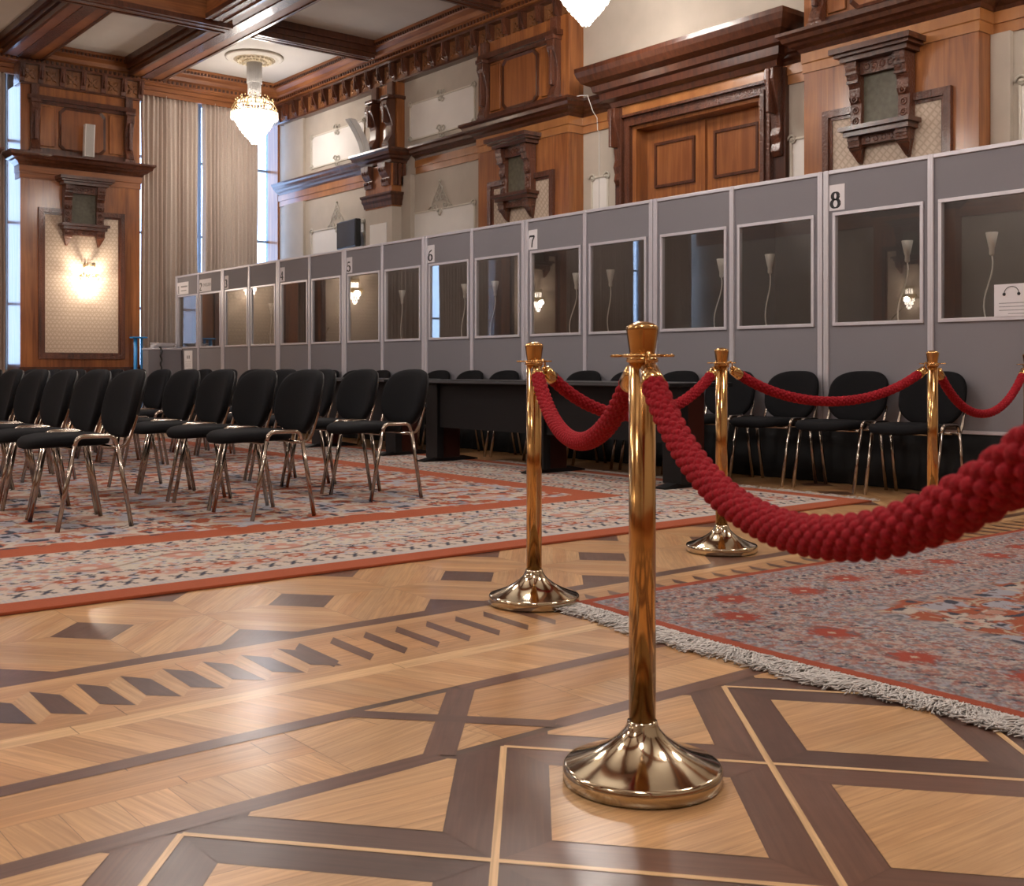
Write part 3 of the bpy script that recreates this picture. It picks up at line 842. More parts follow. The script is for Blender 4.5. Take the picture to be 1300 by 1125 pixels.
def desk_lamp(y, label, x=D+.22):
    t = thing('desk_lamp', label, 'lamp', (x, y, 1.13), 'white gooseneck lamps in the booths')
    obj('base', MB().lathe([(.05, 0), (.05, .015), (.01, .022)], n=20), M['white'], t)
    b = random.uniform(-.04, .04); g = random.uniform(.02, .05)
    p = [(0, b*math.sin(k/10*PI*.5)*1.0 + g*math.sin(k/10*PI*1.7), .02 + .52*k/10) for k in range(11)]
    obj('gooseneck', MB().tube(p, .0055, 8), M['white'], t)
    e = p[-1]
    obj('lamp_shade', MB().lathe([(.012, -.01), (.018, 0), (.018, .045), (.022, .05), (.042, .15), (.040, .152), (.02, .06)], e[0], e[1], 20, e[2]), M['white'], t)
    return t
def booth(y0, nums, label, sheets=None, idx=0, nwin=2):
    """y0 = near edge; runs 1.8 m away from the camera"""
    t = thing('interpreter_booth', label, 'booth', (D, y0, ZB), 'grey interpreter booths')
    W = 1.8; g = .004; P = lambda mb, nm, mt, par=t, **k: obj(nm, mb, mt, par, world=True, **k)
    pt = .022
    # posts
    for (a, b) in ((g, .05), (W-.05, W-g), (W/2-.0225, W/2+.0225)):
        P(MB().box(D-.022, D+.03, y0+a, y0+b, ZB, ZT, .004).box(D-.024, D-.0215, y0+(a+b)/2-.003, y0+(a+b)/2+.003, ZB, ZT), 'post', M['alu'])
    P(MB().box(D-.016, D+.03, y0+.05, y0+W-.05, ZT-.03, ZT, .003), 'top_rail', M['alu'])
    P(MB().box(D-.016, D+.03, y0+.05, y0+W-.05, ZB, ZB+.025, .003), 'bottom_rail', M['alu'])
    for k in range(2):
        a = y0 + (.05 if k == 0 else W/2+.0225); b = y0 + (W/2-.0225 if k == 0 else W-.05)
        wa, wb, w0, w1 = a+.035, b-.035, 1.195, 2.062
        mb = MB(); x0, x1 = D-.004, D+.02
        mb.box(x0, x1, a, b, ZB+.025, w0).box(x0, x1, a, b, w1, ZT-.03).box(x0, x1, a, wa, w0, w1).box(x0, x1, wb, b, w0, w1)
        P(mb, 'front_panel', M['grey'])
        f = .026
        mb = MB().box(D-.018, D+.02, wa, wb, w0, w0+f).box(D-.018, D+.02, wa, wb, w1-f, w1).box(D-.018, D+.02, wa, wa+f, w0+f, w1-f).box(D-.018, D+.02, wb-f, wb, w0+f, w1-f)
        wf = P(mb, 'window_frame', M['alu'], bevel=.002)
        ly = wf
        gl = obj('window_glass', MB().box(D-.002, D+.004, wa+f, wb-f, w0+f, w1-f), M['glass'], wf, world=True)
        s = nums[1-k]
        if s:
            wide = .15 if len(s) == 1 else .46
            yb2 = b + .012
            sh = P(MB().box(D-.0075, D-.0045, yb2-wide, yb2, 2.078, 2.275), 'number_sheet', M['paper'])
            obj('printed_digit', digit(s[0], .120, yb2-.068, 2.158, D-.0088), M['ink'], sh, world=True, fix=False)
            if s[1:] == ' =':
                obj('printed_word', MB().box(D-.0085, D-.0078, yb2-.42, yb2-.16, 2.19, 2.215).box(D-.0085, D-.0078, yb2-.38, yb2-.16, 2.13, 2.145), M['greyink'], sh, world=True)
            elif len(s) > 1:
                tx = text_mesh(s[1:].strip(), .075, M['greyink'], sh, (D-.0085, yb2-.30, 2.18), 'printed_text')
                tx.location = (D-.0085-D, yb2-.30-y0, 2.18-ZB)
                sh['label'] = 'wide number sheet with a printed word'
    # shell
    P(MB().box(D+.02, D+1.72, y0+g, y0+.03, ZB, ZT-.001), 'side_panel', M['dark_in'])
    P(MB().box(D+.02, D+1.72, y0+W-.03, y0+W-g, ZB, ZT-.001), 'side_panel', M['dark_in'])
    P(MB().box(D+1.69, D+1.72, y0+.03, y0+W-.03, ZB, ZT-.001), 'rear_panel', M['dark_in'])
    P(MB().box(D+.03, D+1.69, y0+.03, y0+W-.03, ZB, ZB+.02), 'floor_panel', M['dark_in'])
    P(MB().box(D+.04, D+.62, y0+.04, y0+W-.04, 1.10, 1.128), 'worktop', M['dark_in'])
    return t
blab = [(3.38, ['8', ''], 'grey booth with a sheet numbered 8 beside the framed window at right edge'),
        (5.18, ['', ''], 'grey booth without a number sheet between booths 7 and 8'),
        (6.98, ['7', ''], 'grey booth with the number 7 above its left window'),
        (8.78, ['6', ''], 'grey booth with the number 6 above its left window'),
        (10.58, ['5', ''], 'grey booth with the number 5 above its left window'),
        (12.38, ['4', ''], 'grey booth with the number 4 above its left window'),
        (14.18, ['3', ''], 'grey booth with the number 3 above its left window'),
        (15.98, ['1 =', '2 ENGLISH'], 'farthest grey booth at the left end with sheets numbered 1 and 2')]
for y0, nums, lab in blab: booth(y0, nums, lab)
lampY = [4.775, 4.066, 6.022, 6.60, 7.955, 8.523, 9.863, 10.40, 11.663, 12.712, 14.75, 15.2, 16.8]
lampn = ['booth 8, left window', 'booth 8, right window', 'unnumbered booth, right window', 'unnumbered booth, left window', 'booth 7, right window', 'booth 7, left window', 'booth 6, right window', 'booth 6, left window', 'booth 5, right window', 'booth 4, right window', 'booth 3, right window', 'booth 3, beside its centre post', 'booth 2 window']
for y, l in zip(lampY, lampn):
    yy = y*(D+.22)/7.7
    for e in [3.38+1.8*k for k in range(9)]:
        if abs(yy-e) < .1: yy = e + (.1 if yy >= e else -.1)
    desk_lamp(yy, f'white cone-shaped gooseneck lamp behind the glass of {l}')
for i, (y, l) in enumerate(((3.95, 'booth 8, right window'), (4.9, 'booth 8, left window'), (5.7, 'unnumbered booth, right window'), (6.55, 'unnumbered booth, left window'), (7.45, 'booth 7, right window'), (8.35, 'booth 7, left window'), (9.3, 'booth 6, right window'), (10.1, 'booth 6, left window'), (11.1, 'booth 5, right window'), (13.0, 'booth 4, right window'), (15.0, 'booth 3, right window'), (13.8, 'booth 4, left window'))):
    place_chair(D+1.0, y, ZB+.021, random.uniform(-.3, .3), f'dark chair back seen through the glass of {l}', 'chairs inside the booths')
# gooseneck microphones on the worktops
def mic(y, label):
    t = thing('gooseneck_microphone', label, 'microphone', (D+.3, y, 1.13), 'microphones in the booths')
    obj('console', MB().box(-.09, .09, -.12, .12, 0, .04, .008), M['plastic'], t)
    p = [(0, -.02*k - .002*k*k, .04 + .030*k) for k in range(9)]
    obj('stem', MB().tube(p, .004, 6), M['plastic'], t); obj('windscreen', MB().sphere(p[-1], .016), M['plastic'], t)
for y, l in ((5.55, 'unnumbered booth'), (8.9+.5, 'booth 6'), (7.4, 'booth 7'), (10.9, 'booth 5'), (13.6, 'booth 4'), (4.85, 'booth 8')):
    mic(y, f'black bent gooseneck microphone on the worktop inside {l}')
# notice sheets
def notice(loc, w, h, label, head=True):
    t = thing('notice_sheet', label, 'notice', loc)
    x = 0
    obj('sheet', MB().box(-.0022, 0, -w/2, w/2, -h/2, h/2), M['paper'], t)
    mb = MB()
    for k in range(4):
        z = -.02 - k*h*.11
        mb.box(-.0030, -.0024, -w*.36, w*(.36 if k != 3 else .1), z-.0025, z+.0025)
    obj('printed_lines', mb, M['greyink'], t)
    if head:
        mb = MB(); pts = [(-.0030, .05*math.cos(a), .045+.045*math.sin(a)) for a in [PI*k/12 for k in range(13)]]
        mb.tube(pts, .0025, 5).sphere((-.003, .05, .04), .011).sphere((-.003, -.05, .04), .011)
    else:
        mb = MB().box(-.0030, -.0024, .02, .05, .03, .08).box(-.0030, -.0024, -.05, -.02, .03, .08)
    obj('printed_symbol', mb, M['ink'], t)
notice((D-.0195, 3.69, 1.328), .24, .215, 'white notice with headphone symbol stuck to the rightmost booth window')
notice((D-.008, 17.28, 1.0), .32, .32, 'white notice taped below the window of booth 1', False)
# platform and black skirt
pf = MB().box(D+.02, D+1.75, 2.2, 17.8, 0, .40); tag(obj('booth_platform', pf, M['dark_in']), 'low platform hidden behind the black skirt that carries the booths', 'platform')
ys_ = np.arange(2.2, 17.85, .04); r0 = []; r1 = []
mb = MB(); rings = []
for y in ys_:
    w = .012*math.sin(y*23) + .008*math.sin(y*37+1)
    rings.append([(D-.006, y, .414), (D-.02+w*.4, y, .28), (D-.045+w, y, .12), (D-.06+w*1.3, y, .004), (D-.052+w*1.3, y, .004), (D-.012+w*.4, y, .28), (D+.0, y, .414)])
mb.loft(rings, True, True, True)
tag(obj('platform_skirt', mb, M['skirt']), 'black cloth skirt running along the foot of the booths', 'skirt')
# low grey desk at the far end with its clutter
t = thing('grey_counter', 'low grey panelled counter at the far left end of the booths', 'counter', (6.98, 17.55, 0))
obj('front_panel', MB().box(-.25, .30, -.02, .02, .02, 1.17), M['grey'], t); obj('side_panel', MB().box(-.25, -.22, .02, .22, .02, 1.17), M['grey'], t)
obj('top_rail', MB().box(-.26, .31, -.03, .24, 1.172, 1.20, .004), M['alu'], t)
mb = MB()
for i in range(7):
    mb.box(-.14+random.uniform(-.05, .03), .16+random.uniform(-.03, .06), -.10+random.uniform(-.03, .03), .08, 0+i*.012, .010+i*.012)
pp = obj('paper_stack', mb, M['paper']); pp.location = (7.0, 17.66, 1.202); tag(pp, 'loose heap of white papers on the grey counter', 'papers')
mb = MB(); pts = [(6.93+.012*math.sin(k*1.7), 17.505+.006*math.cos(k*1.7), 1.205-.02-.037*k) for k in range(16)]
mb.tube([(6.93, 17.62, 1.212), (6.93, 17.52, 1.212)]+pts, .014, 8); tag(obj('hanging_cable', mb, M['plastic']), 'twisted black cable hanging down the front of the grey counter', 'cable')
t = thing('blue_stand', 'bright blue metal stand beside the curtain left of the grey counter', 'stand', (6.66, 17.90, 0))
obj('pole', MB().tube([(0, 0, .02), (0, 0, 1.36)], .03, 12).tube([(.1, 0, .02), (.1, 0, 1.36)], .02, 12), M['bluepaint'], t)
obj('top_plate', MB().box(-.07, .17, -.08, .08, 1.36, 1.385, .005), M['bluepaint'], t); obj('foot_plate', MB().box(-.09, .19, -.10, .10, 0, .02, .005), M['bluepaint'], t)

# ------------------------------------------------------------------ room shell
W = 9.5; YB = 18.8; YP = 18.3; ZC = 5.9; XL = -6.1; YN = -3.0
struct('wall_right', MB().box(W, W+.3, 9.42, YB, 0, 6.2).box(W, W+.3, YN, 7.45, 0, 6.2).box(W, W+.3, 7.45, 9.42, 3.74, 6.2), M['plaster'])
struct('wall_left', MB().box(XL-.3, XL, YN, YB, 0, 6.2), M['plaster'])
struct('wall_front', MB().box(XL-.3, W+.3, YN-.3, YN, 0, 6.2), M['plaster'])
struct('ceiling', MB().box(XL-.3, W+.3, YN-.3, YB+.3, ZC, ZC+.3), M['ceil'])
TR = lambda s, o, z: (W-o, s, z)          # right wall : s along Y
TK = lambda s, o, z: (s, YP-o, z)         # back wall  : s along X
TL = lambda s, o, z: (XL+o, s, z)         # left wall
def PM(T): return MB(T)
# cornice profile (o,z) helpers through sweep in (s,o) plane
def smould(T, path, prof):
    mb = MB(T); mb.sweep(path, prof); return mb
CORN = [(.0, 4.00), (.03, 4.00), (.05, 4.035), (.10, 4.06), (.12, 4.085), (.155, 4.10), (.17, 4.14), (.20, 4.165), (.20, 4.195), (.0, 4.195)]
def pier(root_name, T, s0, s1, label, loc, niche_lab, cable=False, depth=.25, side=1, sconce=True, bracketless=False, full=True):
    r = sroot(root_name, loc, label)
    P = lambda mb, nm, mt, par=r, **k: obj(nm, mb, mt, par, world=True, **k)
    m = (s0+s1)/2; o = depth
    P(PM(T).box(s0, s1, -.45 if T is TK else 0, o, 0, 5.27), 'body', M['wood'])
    P(PM(T).box(s0-.02, s1+.02, o-.02, o+.035, .86, .895).box(s0-.01, s1+.01, o-.02, o+.02, 0, .86), 'wainscot', M['dark'])
    # entablature
    path = [(s0, 0.0), (s0, o), (s1, o), (s1, 0.0)]
    P(smould(T, path, CORN), 'cornice', M['dark'])
    P(smould(T, path, [(0, 3.80), (.012, 3.80), (.012, 3.89), (.022, 3.90), (.022, 3.998), (0, 3.998)]), 'frieze_band', M['wood_lt'] if T is TR else M['wood_h'])
    # damask panel with framed moulding notched for the niche
    a, b = s0+.40, s1-.36; a, b = m-.57, m+.57
    P(PM(T).box(a, b, o, o+.006, 1.12, 3.27), 'damask_panel', M['damask'])
    mb = PM(T)
    for w0, w1, h in ((.03, .10, .045), (.0, .03, .02)):
        mb.box(a-w1, a-w0, o, o+h, 1.12-w1, 3.27+w1).box(b+w0, b+w1, o, o+h, 1.12-w1, 3.27+w1).box(a-w0, b+w0, o, o+h, 1.12-w1, 1.12-w0).box(a-w0, m-.3, o, o+h, 3.27+w0, 3.27+w1).box(m+.3, b+w0, o, o+h, 3.27+w0, 3.27+w1)
    P(mb, 'panel_moulding', M['carved'])
    # upper storey
    z0, z1 = 4.20, 5.25
    u0, u1 = s0+.16, s1-.16
    P(PM(T).box(u0-.03, u1+.03, o, o+.03, z0, z0+.09).box(u0-.06, u1+.06, o, o+.10, 5.02, 5.09).box(u0-.02, u1+.02, o, o+.05, 4.97, 5.02), 'upper_moulding', M['dark'])
    P(PM(T).box(u0+.12, m-.42, o, o+.02, z0+.12, 4.94, .01).box(m+.42, u1-.12, o, o+.02, z0+.12, 4.94, .01), 'side_panels', M['wood'])
    def octo(w, h, c): return [(m-w+c, 4.62-h), (m+w-c, 4.62-h), (m+w, 4.62-h+c), (m+w, 4.62+h-c), (m+w-c, 4.62+h), (m-w+c, 4.62+h), (m-w, 4.62+h-c), (m-w, 4.62-h+c)]
    mb = PM(T); mb.loft([[(p[0], o, p[1]) for p in octo(.36, .34, .07)], [(p[0], o+.04, p[1]) for p in octo(.36, .34, .07)], [(p[0], o+.03, p[1]) for p in octo(.325, .305, .065)]], cap=False)
    P(mb, 'octagonal_moulding', M['dark'])
    mb = PM(T); mb.loft([[(p[0], o, p[1]) for p in octo(.325, .305, .065)], [(p[0], o+.028, p[1]) for p in octo(.325, .305, .065)]])
    P(mb, 'octagonal_panel', M['panel'])
    for q in (u0+.04, u1-.04):
        prof = [(0, 4.22), (.10, 4.22), (.125, 4.27), (.10, 4.34), (.07, 4.40), (.06, 4.6), (.10, 4.78), (.14, 4.88), (.13, 4.97), (0, 4.97)]
        mb = PM(T); mb.loft([[(q-.065, o+p, z) for p, z in prof], [(q+.065, o+p, z) for p, z in prof]])
        mb.box(q-.09, q+.09, o, o+.12, 4.195, 4.25).box(q-.08, q+.08, o, o+.15, 4.965, 5.02).box(q-.06, q+.06, o, o+.08, 5.09, 5.26).box(q-.022, q+.022, o+.05, o+.135, 4.40, 4.84)
        P(mb, 'scroll_bracket', M['carved'], bevel=.008)
    # niche : carved frame above the sconce
    loc2 = T(m, o, 3.3)
    t = thing('carved_niche', niche_lab, 'niche', loc2, 'carved wooden niches on the wall piers')
    N = lambda mb, nm, mt, **k: obj(nm, mb, mt, t, world=True, **k)
    N(PM(T).box(m-.42, m+.42, o, o+.30, 3.82, 3.87).box(m-.39, m+.39, o, o+.26, 3.79, 3.82).box(m-.35, m+.35, o, o+.22, 3.745, 3.79), 'top_cornice', M['dark'])
    N(PM(T).box(m-.20, m+.20, o+.008, o+.12, 3.62, 3.745), 'header', M['carved'])
    N(PM(T).box(m-.19, m+.19, o+.008, o+.06, 3.14, 3.62), 'niche_back', M['niche'])
    for q in (-1, 1):
        c = m+q*.25; prof = [(0.008, 3.14), (.11, 3.14), (.10, 3.36), (.13, 3.42), (.12, 3.5), (.16, 3.58), (.19, 3.68), (.19, 3.745), (0.008, 3.745)]
        mb = PM(T); mb.loft([[(c-.06, o+p, z) for p, z in prof], [(c+.06, o+p, z) for p, z in prof]]); N(mb, 'carved_upright', M['carved'], bevel=.006)
        prof = [(0.008, 2.98), (.15, 2.98), (.15, 2.94), (.10, 2.90), (.06, 2.84), (0.008, 2.80)]
        prof = [(0.008, 3.05), (.15, 3.05), (.14, 2.98), (.12, 2.93), (.10, 2.92), (.05, 2.82), (0.008, 2.80)]
        mb = PM(T); mb.loft([[(c-.06+(.045 if z < 2.9 else 0), o+p, z) for p, z in prof], [(c+.06-(.045 if z < 2.9 else 0), o+p, z) for p, z in prof]]); N(mb, 'pendant_bracket', M['carved'])
    mb = PM(T)
    for q in (-1, 1):
        for zz, oo in ((3.20, .11), (3.30, .105), (3.40, .125)): mb.torus((m+q*.25, o+oo, zz), .028, .009, 12, 6, 'y').sphere((m+q*.25, o+oo, zz), .013, 6, 4)
        for zz, oo in ((3.56, .165), (3.64, .185), (3.71, .195)): mb.box(m+q*.25-.062, m+q*.25+.062, o+.03, o+oo, zz-.012, zz+.012)
        for zz, oo in ((2.96, .145), (3.02, .155)): mb.box(m+q*.25-.062, m+q*.25+.062, o+.03, o+oo, zz-.010, zz+.010)
    for q in (-.12, -.04, .04, .12): mb.torus((m+q, o+.12, 3.685), .026, .008, 12, 6, 'y').torus((m+q, o+.10, 3.01), .022, .007, 12, 6, 'y')
    N(mb, 'rosette_carving', M['carved'])
    N(PM(T).box(m-.37, m+.37, o+.008, o+.22, 3.10, 3.14).box(m-.34, m+.34, o+.008, o+.18, 3.05, 3.10), 'sill', M['dark'])
    N(PM(T).box(m-.19, m+.19, o+.008, o+.10, 2.97, 3.05), 'apron', M['carved'])
    return r
def sconce(T, s, o, z, label, power):
    x, y, zz = T(s, o, z)
    t = thing('wall_sconce', label, 'wall lamp', (x, y, zz), 'crystal wall sconces')
    if T is TK: dx, dy = 0, -1
    elif T is TR: dx, dy = -1, 0
    else: dx, dy = 1, 0
    cx, cy = dx*.13, dy*.13
    obj('backplate', MB().box(-.05-.0*abs(dy), .05, -.012+dy*.012, .012+dy*.012, -.1, .12) if T is TK else MB().box(-.012+dx*.012, .012+dx*.012, -.05, .05, -.1, .12), M['gilt'], t)
    a = MB(); a.tube([(0, 0, 0), (cx*.5, cy*.5, .03), (cx, cy, .02)], .008, 6); obj('arm', a, M['gilt'], t)
    mb = MB()
    for (R0, zt, n, ln) in ((.075, .22, 14, .09), (.125, .04, 20, .075)):
        mb.torus((cx, cy, zt), R0, .006, 24, 6)
        for k in range(n):
            an = 2*PI*k/n; mb.tube([(cx+R0*math.cos(an), cy+R0*math.sin(an), zt+.04), (cx+R0*1.25*math.cos(an), cy+R0*1.25*math.sin(an), zt+.01), (cx+R0*1.05*math.cos(an), cy+R0*1.05*math.sin(an), zt-.05)], .006, 4)
    obj('crystal_ring', mb, M['gilt'], t)
    mb = MB()
    for R0, zt, ln in ((.06, .19, .10), (.10, .0, .07), (.075, -.06, .07), (.045, -.12, .07), (.02, -.17, .05)):
        n = max(5, int(R0*150))
        for k in range(n):
            an = 2*PI*k/n; px, py = cx+R0*math.cos(an), cy+R0*math.sin(an)
            mb.tube([(px, py, zt), (px, py, zt-ln*.85), (px, py, zt-ln)], [.007, .009, .002], 5)
    tag(obj('crystal_drops', mb, M['crystal_lit'], t), kind='stuff')
    L = bpy.data.lights.new('sconce_light', 'POINT'); L.energy = power; L.color = (1, .86, .70); L.shadow_soft_size = .05
    l = bpy.data.objects.new('sconce_light', L); COL.objects.link(l); l.parent = t; l.location = (dx*.22, dy*.22, -.02)
    return t
pier('trim_1', TK, 4.93, 6.79, 'tall polished wood pier between the curtained windows on the back wall', (5.86, YP, 0), 'carved dark niche high on the back wall pier above the lit sconce')
sconce(TK, 5.93, .26, 2.28, 'lit crystal wall sconce on the back wall pier between curtains', 55)
pier('trim_2', TR, 10.30, 12.14, 'polished wood pier rising behind booth 6 on the right wall', (W, 11.2, 0), 'carved dark niche on the wood pier above booths 6 and 7')
pier('trim_3', TR, 4.98, 6.80, 'polished wood pier rising behind booth 8 on the right wall', (W, 5.9, 0), 'large carved dark niche above booth 8 at upper right')
# reflected part of the hall
pier('trim_4', TK, 3.15, 4.45, 'wood pier on the back wall left of the picture', (3.8, YP, 0), 'carved niche on the back wall pier just outside the left edge')
sconce(TK, 3.83, .26, 2.28, 'lit crystal sconce outside the left edge mirrored in the booth 5 glass', 45)
pier('trim_5', TK, -1.55, .25, 'wood pier farther left on the back wall', (-.95, YP, 0), 'carved niche on the farther left back wall pier')
sconce(TK, -.63, .26, 2.28, 'lit crystal sconce far left on the back wall mirrored in the booth 7 glass', 45)
pier('trim_6', TL, 11.5, 13.3, 'wood pier on the left wall', (XL, 12.7, 0), 'carved niche on the left wall pier')
sconce(TL, 12.4, .26, 2.28, 'lit crystal sconce on the left wall mirrored in the booth 8 glass', 45)
pier('trim_7', TL, 5.0, 6.8, 'near wood pier on the left wall', (XL, 5.9, 0), 'carved niche on the near left wall pier')
sconce(TL, 5.9, .26, 2.28, 'lit crystal sconce on the near pier of the left wall', 45)

# frieze of carved blocks under the ceiling cornice
def frieze(name, T, s0, s1, o, label, caps=True):
    r = sroot(name, T((s0+s1)/2, 0, 5.4), label)
    P = lambda mb, nm, mt, **k: obj(nm, mb, mt, r, world=True, **k)
    P(PM(T).box(s0, s1, 0, o, 5.27, 5.545), 'carved_field', M['frz'])
    P(PM(T).box(s0, s1, 0, o+.03, 5.245, 5.275).box(s0, s1, 0, o+.10, 5.545, 5.58), 'fillet', M['dark'])
    n = max(1, round((s1-s0)/.345)); w = (s1-s0)/n; mb = PM(T)
    prof = [(0, 5.28), (.035, 5.28), (.04, 5.33), (.07, 5.40), (.10, 5.47), (.105, 5.545), (0, 5.545)]
    for k in range(n+1):
        c = s0 + k*w
        c = min(max(c, s0+.04), s1-.04)
        mb.loft([[(c-.038, o+p, z) for p, z in prof], [(c+.038, o+p, z) for p, z in prof]])
        mb.box(c-.012, c+.012, o+.04, o+.115, 5.34, 5.54)
    P(mb, 'corbels', M['carved'])
    # raised leaf between corbels
    mb = PM(T)
    for k in range(n):
        c = s0 + (k+.5)*w
        for a in range(4):
            an = PI/4 + a*PI/2
            ux, uz = math.cos(an), math.sin(an)
            pts = [(c+ux*.02-uz*.012, 5.41+uz*.02+ux*.012), (c+ux*.06-uz*.03, 5.41+uz*.06+ux*.03), (c+ux*.115, 5.41+uz*.115), (c+ux*.06+uz*.03, 5.41+uz*.06-ux*.03), (c+ux*.02+uz*.012, 5.41+uz*.02-ux*.012)]
            mb.loft([[(p[0], o, p[1]) for p in pts], [(c+(p[0]-c)*.8, o+.022, 5.41+(p[1]-5.41)*.8) for p in pts]])
        mb.box(c-.02, c+.02, o, o+.03, 5.39, 5.43)
    P(mb, 'leaf_relief', M['frz'])
    return r
frieze('trim_8', TR, 10.28, 18.25, .10, 'carved corbel frieze along the top of the right wall')
frieze('trim_9', TK, 4.90, 6.82, .27, 'carved square leaf frieze above the back wall pier')
# crown and ceiling beams
CR = [(0, 5.58), (.14, 5.58), (.16, 5.60), (.20, 5.61), (.20, 5.68), (.24, 5.70), (.26, 5.76), (.33, 5.80), (.36, 5.86), (.36, 5.899), (0, 5.899)]
mb = MB(); mb.sweep([(W, YN), (W, YP), (XL, YP), (XL, YN)], CR)
cr = struct('trim_10', mb, M['wood_h'], 'wooden crown moulding round the ceiling edge')
mb = MB()
y = 8.0
while y < 18.05: mb.box(W-.222, W-.199, y, y+.035, 5.625, 5.67); y += .075
x = 3.0
while x < 9.3: mb.box(x, x+.035, YP-.222, YP-.199, 5.625, 5.67); x += .075
struct('dentils', mb, M['dark'], parent=cr)
mb = MB(); y = 8.0
while y < 18.0: mb.box(W-.375, W-.35, y, y+.03, 5.81, 5.85); y += .06
x = 3.0
while x < 9.2: mb.box(x, x+.03, YP-.375, YP-.35, 5.81, 5.85); x += .06
struct('bead_row', mb, M['dark'], parent=cr)
def beam(name, x0, x1, y0, y1, zb, label, main=False):
    r = sroot(name, ((x0+x1)/2, (y0+y1)/2, zb), label)
    along_y = (y1-y0) > (x1-x0)
    e = .10 if not main else .20
    P = lambda mb, nm, mt: obj(nm, mb, mt, r, world=True)
    if along_y:
        c0, c1 = x0+e, x1-e
        P(MB().box(c0, c1, y0, y1, zb, 5.9), 'beam_core', M['wood_h'])
        mb = MB()
        for (a, zz) in ((x0, 5.80), (x0+e*.5, 5.72)): mb.box(a, c0, y0, y1, zz, 5.9)
        for (a, zz) in ((x1, 5.80), (x1-e*.5, 5.72)): mb.box(c1, a, y0, y1, zz, 5.9)
        mb.box(c0-.02, c0+.025, y0, y1, zb-.015, zb+.05).box(c1-.025, c1+.02, y0, y1, zb-.015, zb+.05)
        P(mb, 'beam_moulding', M['dark'])
        w = (c1-c0); P(MB().box((c0+c1)/2-w*.16, (c0+c1)/2+w*.16, y0, y1, zb-.012, zb-.001), 'carved_strip', M['carved'])
    else:
        c0, c1 = y0+e, y1-e
        P(MB().box(x0, x1, c0, c1, zb, 5.9), 'beam_core', M['wood_h'])
        mb = MB()
        for (a, zz) in ((y0, 5.80), (y0+e*.5, 5.72)): mb.box(x0, x1, a, c0, zz, 5.9)
        for (a, zz) in ((y1, 5.80), (y1-e*.5, 5.72)): mb.box(x0, x1, c1, a, zz, 5.9)
        mb.box(x0, x1, c0-.02, c0+.025, zb-.015, zb+.05).box(x0, x1, c1-.025, c1+.02, zb-.015, zb+.05)
        P(mb, 'beam_moulding', M['dark'])
        w = (c1-c0); P(MB().box(x0, x1, (c0+c1)/2-w*.16, (c0+c1)/2+w*.16, zb-.012, zb-.001), 'carved_strip', M['carved'])
bi = [20]
def B(*a, **k): beam('trim_%d' % bi[0], *a, **k); bi[0] += 1
B(XL+.3, 6.50, 13.75, 14.42, 5.42, 'deep ceiling beam crossing the hall', main=True)
B(5.85, 6.50, YN, 13.75, 5.42, 'deep ceiling beam running along the hall', main=True)
B(6.50, 7.25, YN, YP-.3, 5.64, 'ceiling beam left of the far chandelier')
B(4.58, 5.33, 14.42, YP-.3, 5.64, 'second ceiling beam left of the far chandelier')
B(2.6, 3.3, 14.42, YP-.3, 5.64, 'ceiling beam near the left edge')
B(7.25, W-.3, 14.62, 15.02, 5.66, 'ceiling beam in front of the far chandelier')
B(7.25, W-.3, 11.5, 11.92, 5.66, 'ceiling beam above booth 5')
B(7.25, W-.3, 9.75, 10.15, 5.66, 'ceiling beam above booth 6')
B(7.25, W-.3, 7.1, 7.5, 5.66, 'ceiling beam above booth 7')
for k, yy in enumerate((1.0, 4.2, 7.4, 10.6)): B(XL+.3, 5.85, yy, yy+.5, 5.64, '%s cross beam over the open floor from the near wall' % ORD[k])
for k, xx in enumerate((-3.2, -.2, 2.8)): B(xx, xx+.6, YN, 13.75, 5.65, '%s long beam over the open floor from the left wall' % ORD[k])

# entablature band along the right wall bays
bay = [(12.14, 14.15), (15.15, 18.3), (9.62, 10.30), (6.80, 7.20), (1.0, 4.98), (14.15, 15.15)]
def wallband(name, s0, s1, label, o=0.0):
    r = sroot(name, (W, (s0+s1)/2, 4.0), label)
    path = [(s0, o), (s1, o)]
    obj('cornice', smould(TR, path, [(p*.85, z) for p, z in CORN]), M['dark'], r, world=True)
    obj('wood_band', PM(TR).box(s0, s1, 0, .02+o, 3.80, 3.895).box(s0, s1, 0, .035+o, 3.895, 3.999), M['wood_lt'], r, world=True)
for i, (a, b, l) in enumerate(((12.14, 14.0, 'between the wood pier and the small pilaster'), (15.2, 18.42, 'by the far corner'), (9.62, 10.30, 'left of the tall door'), (6.80, 7.22, 'right of the tall door'), (1.0, 4.98, 'at the right edge'))):
    wallband('trim_%d' % (40+i), a, b, 'wooden cornice and band on the right wall ' + l)
# corner trim, plaster strips
struct('trim_50', PM(TR).box(18.42, YB, 0, .04, 0, 5.3), M['wood'], 'wooden corner strip next to the far window')
struct('trim_51', PM(TR).box(17.45, 18.15, 0, .05, 0, 3.8).box(17.45, 18.15, 0, .05, 4.2, 5.25), M['plaster'], 'plaster pilaster strip near the far corner')
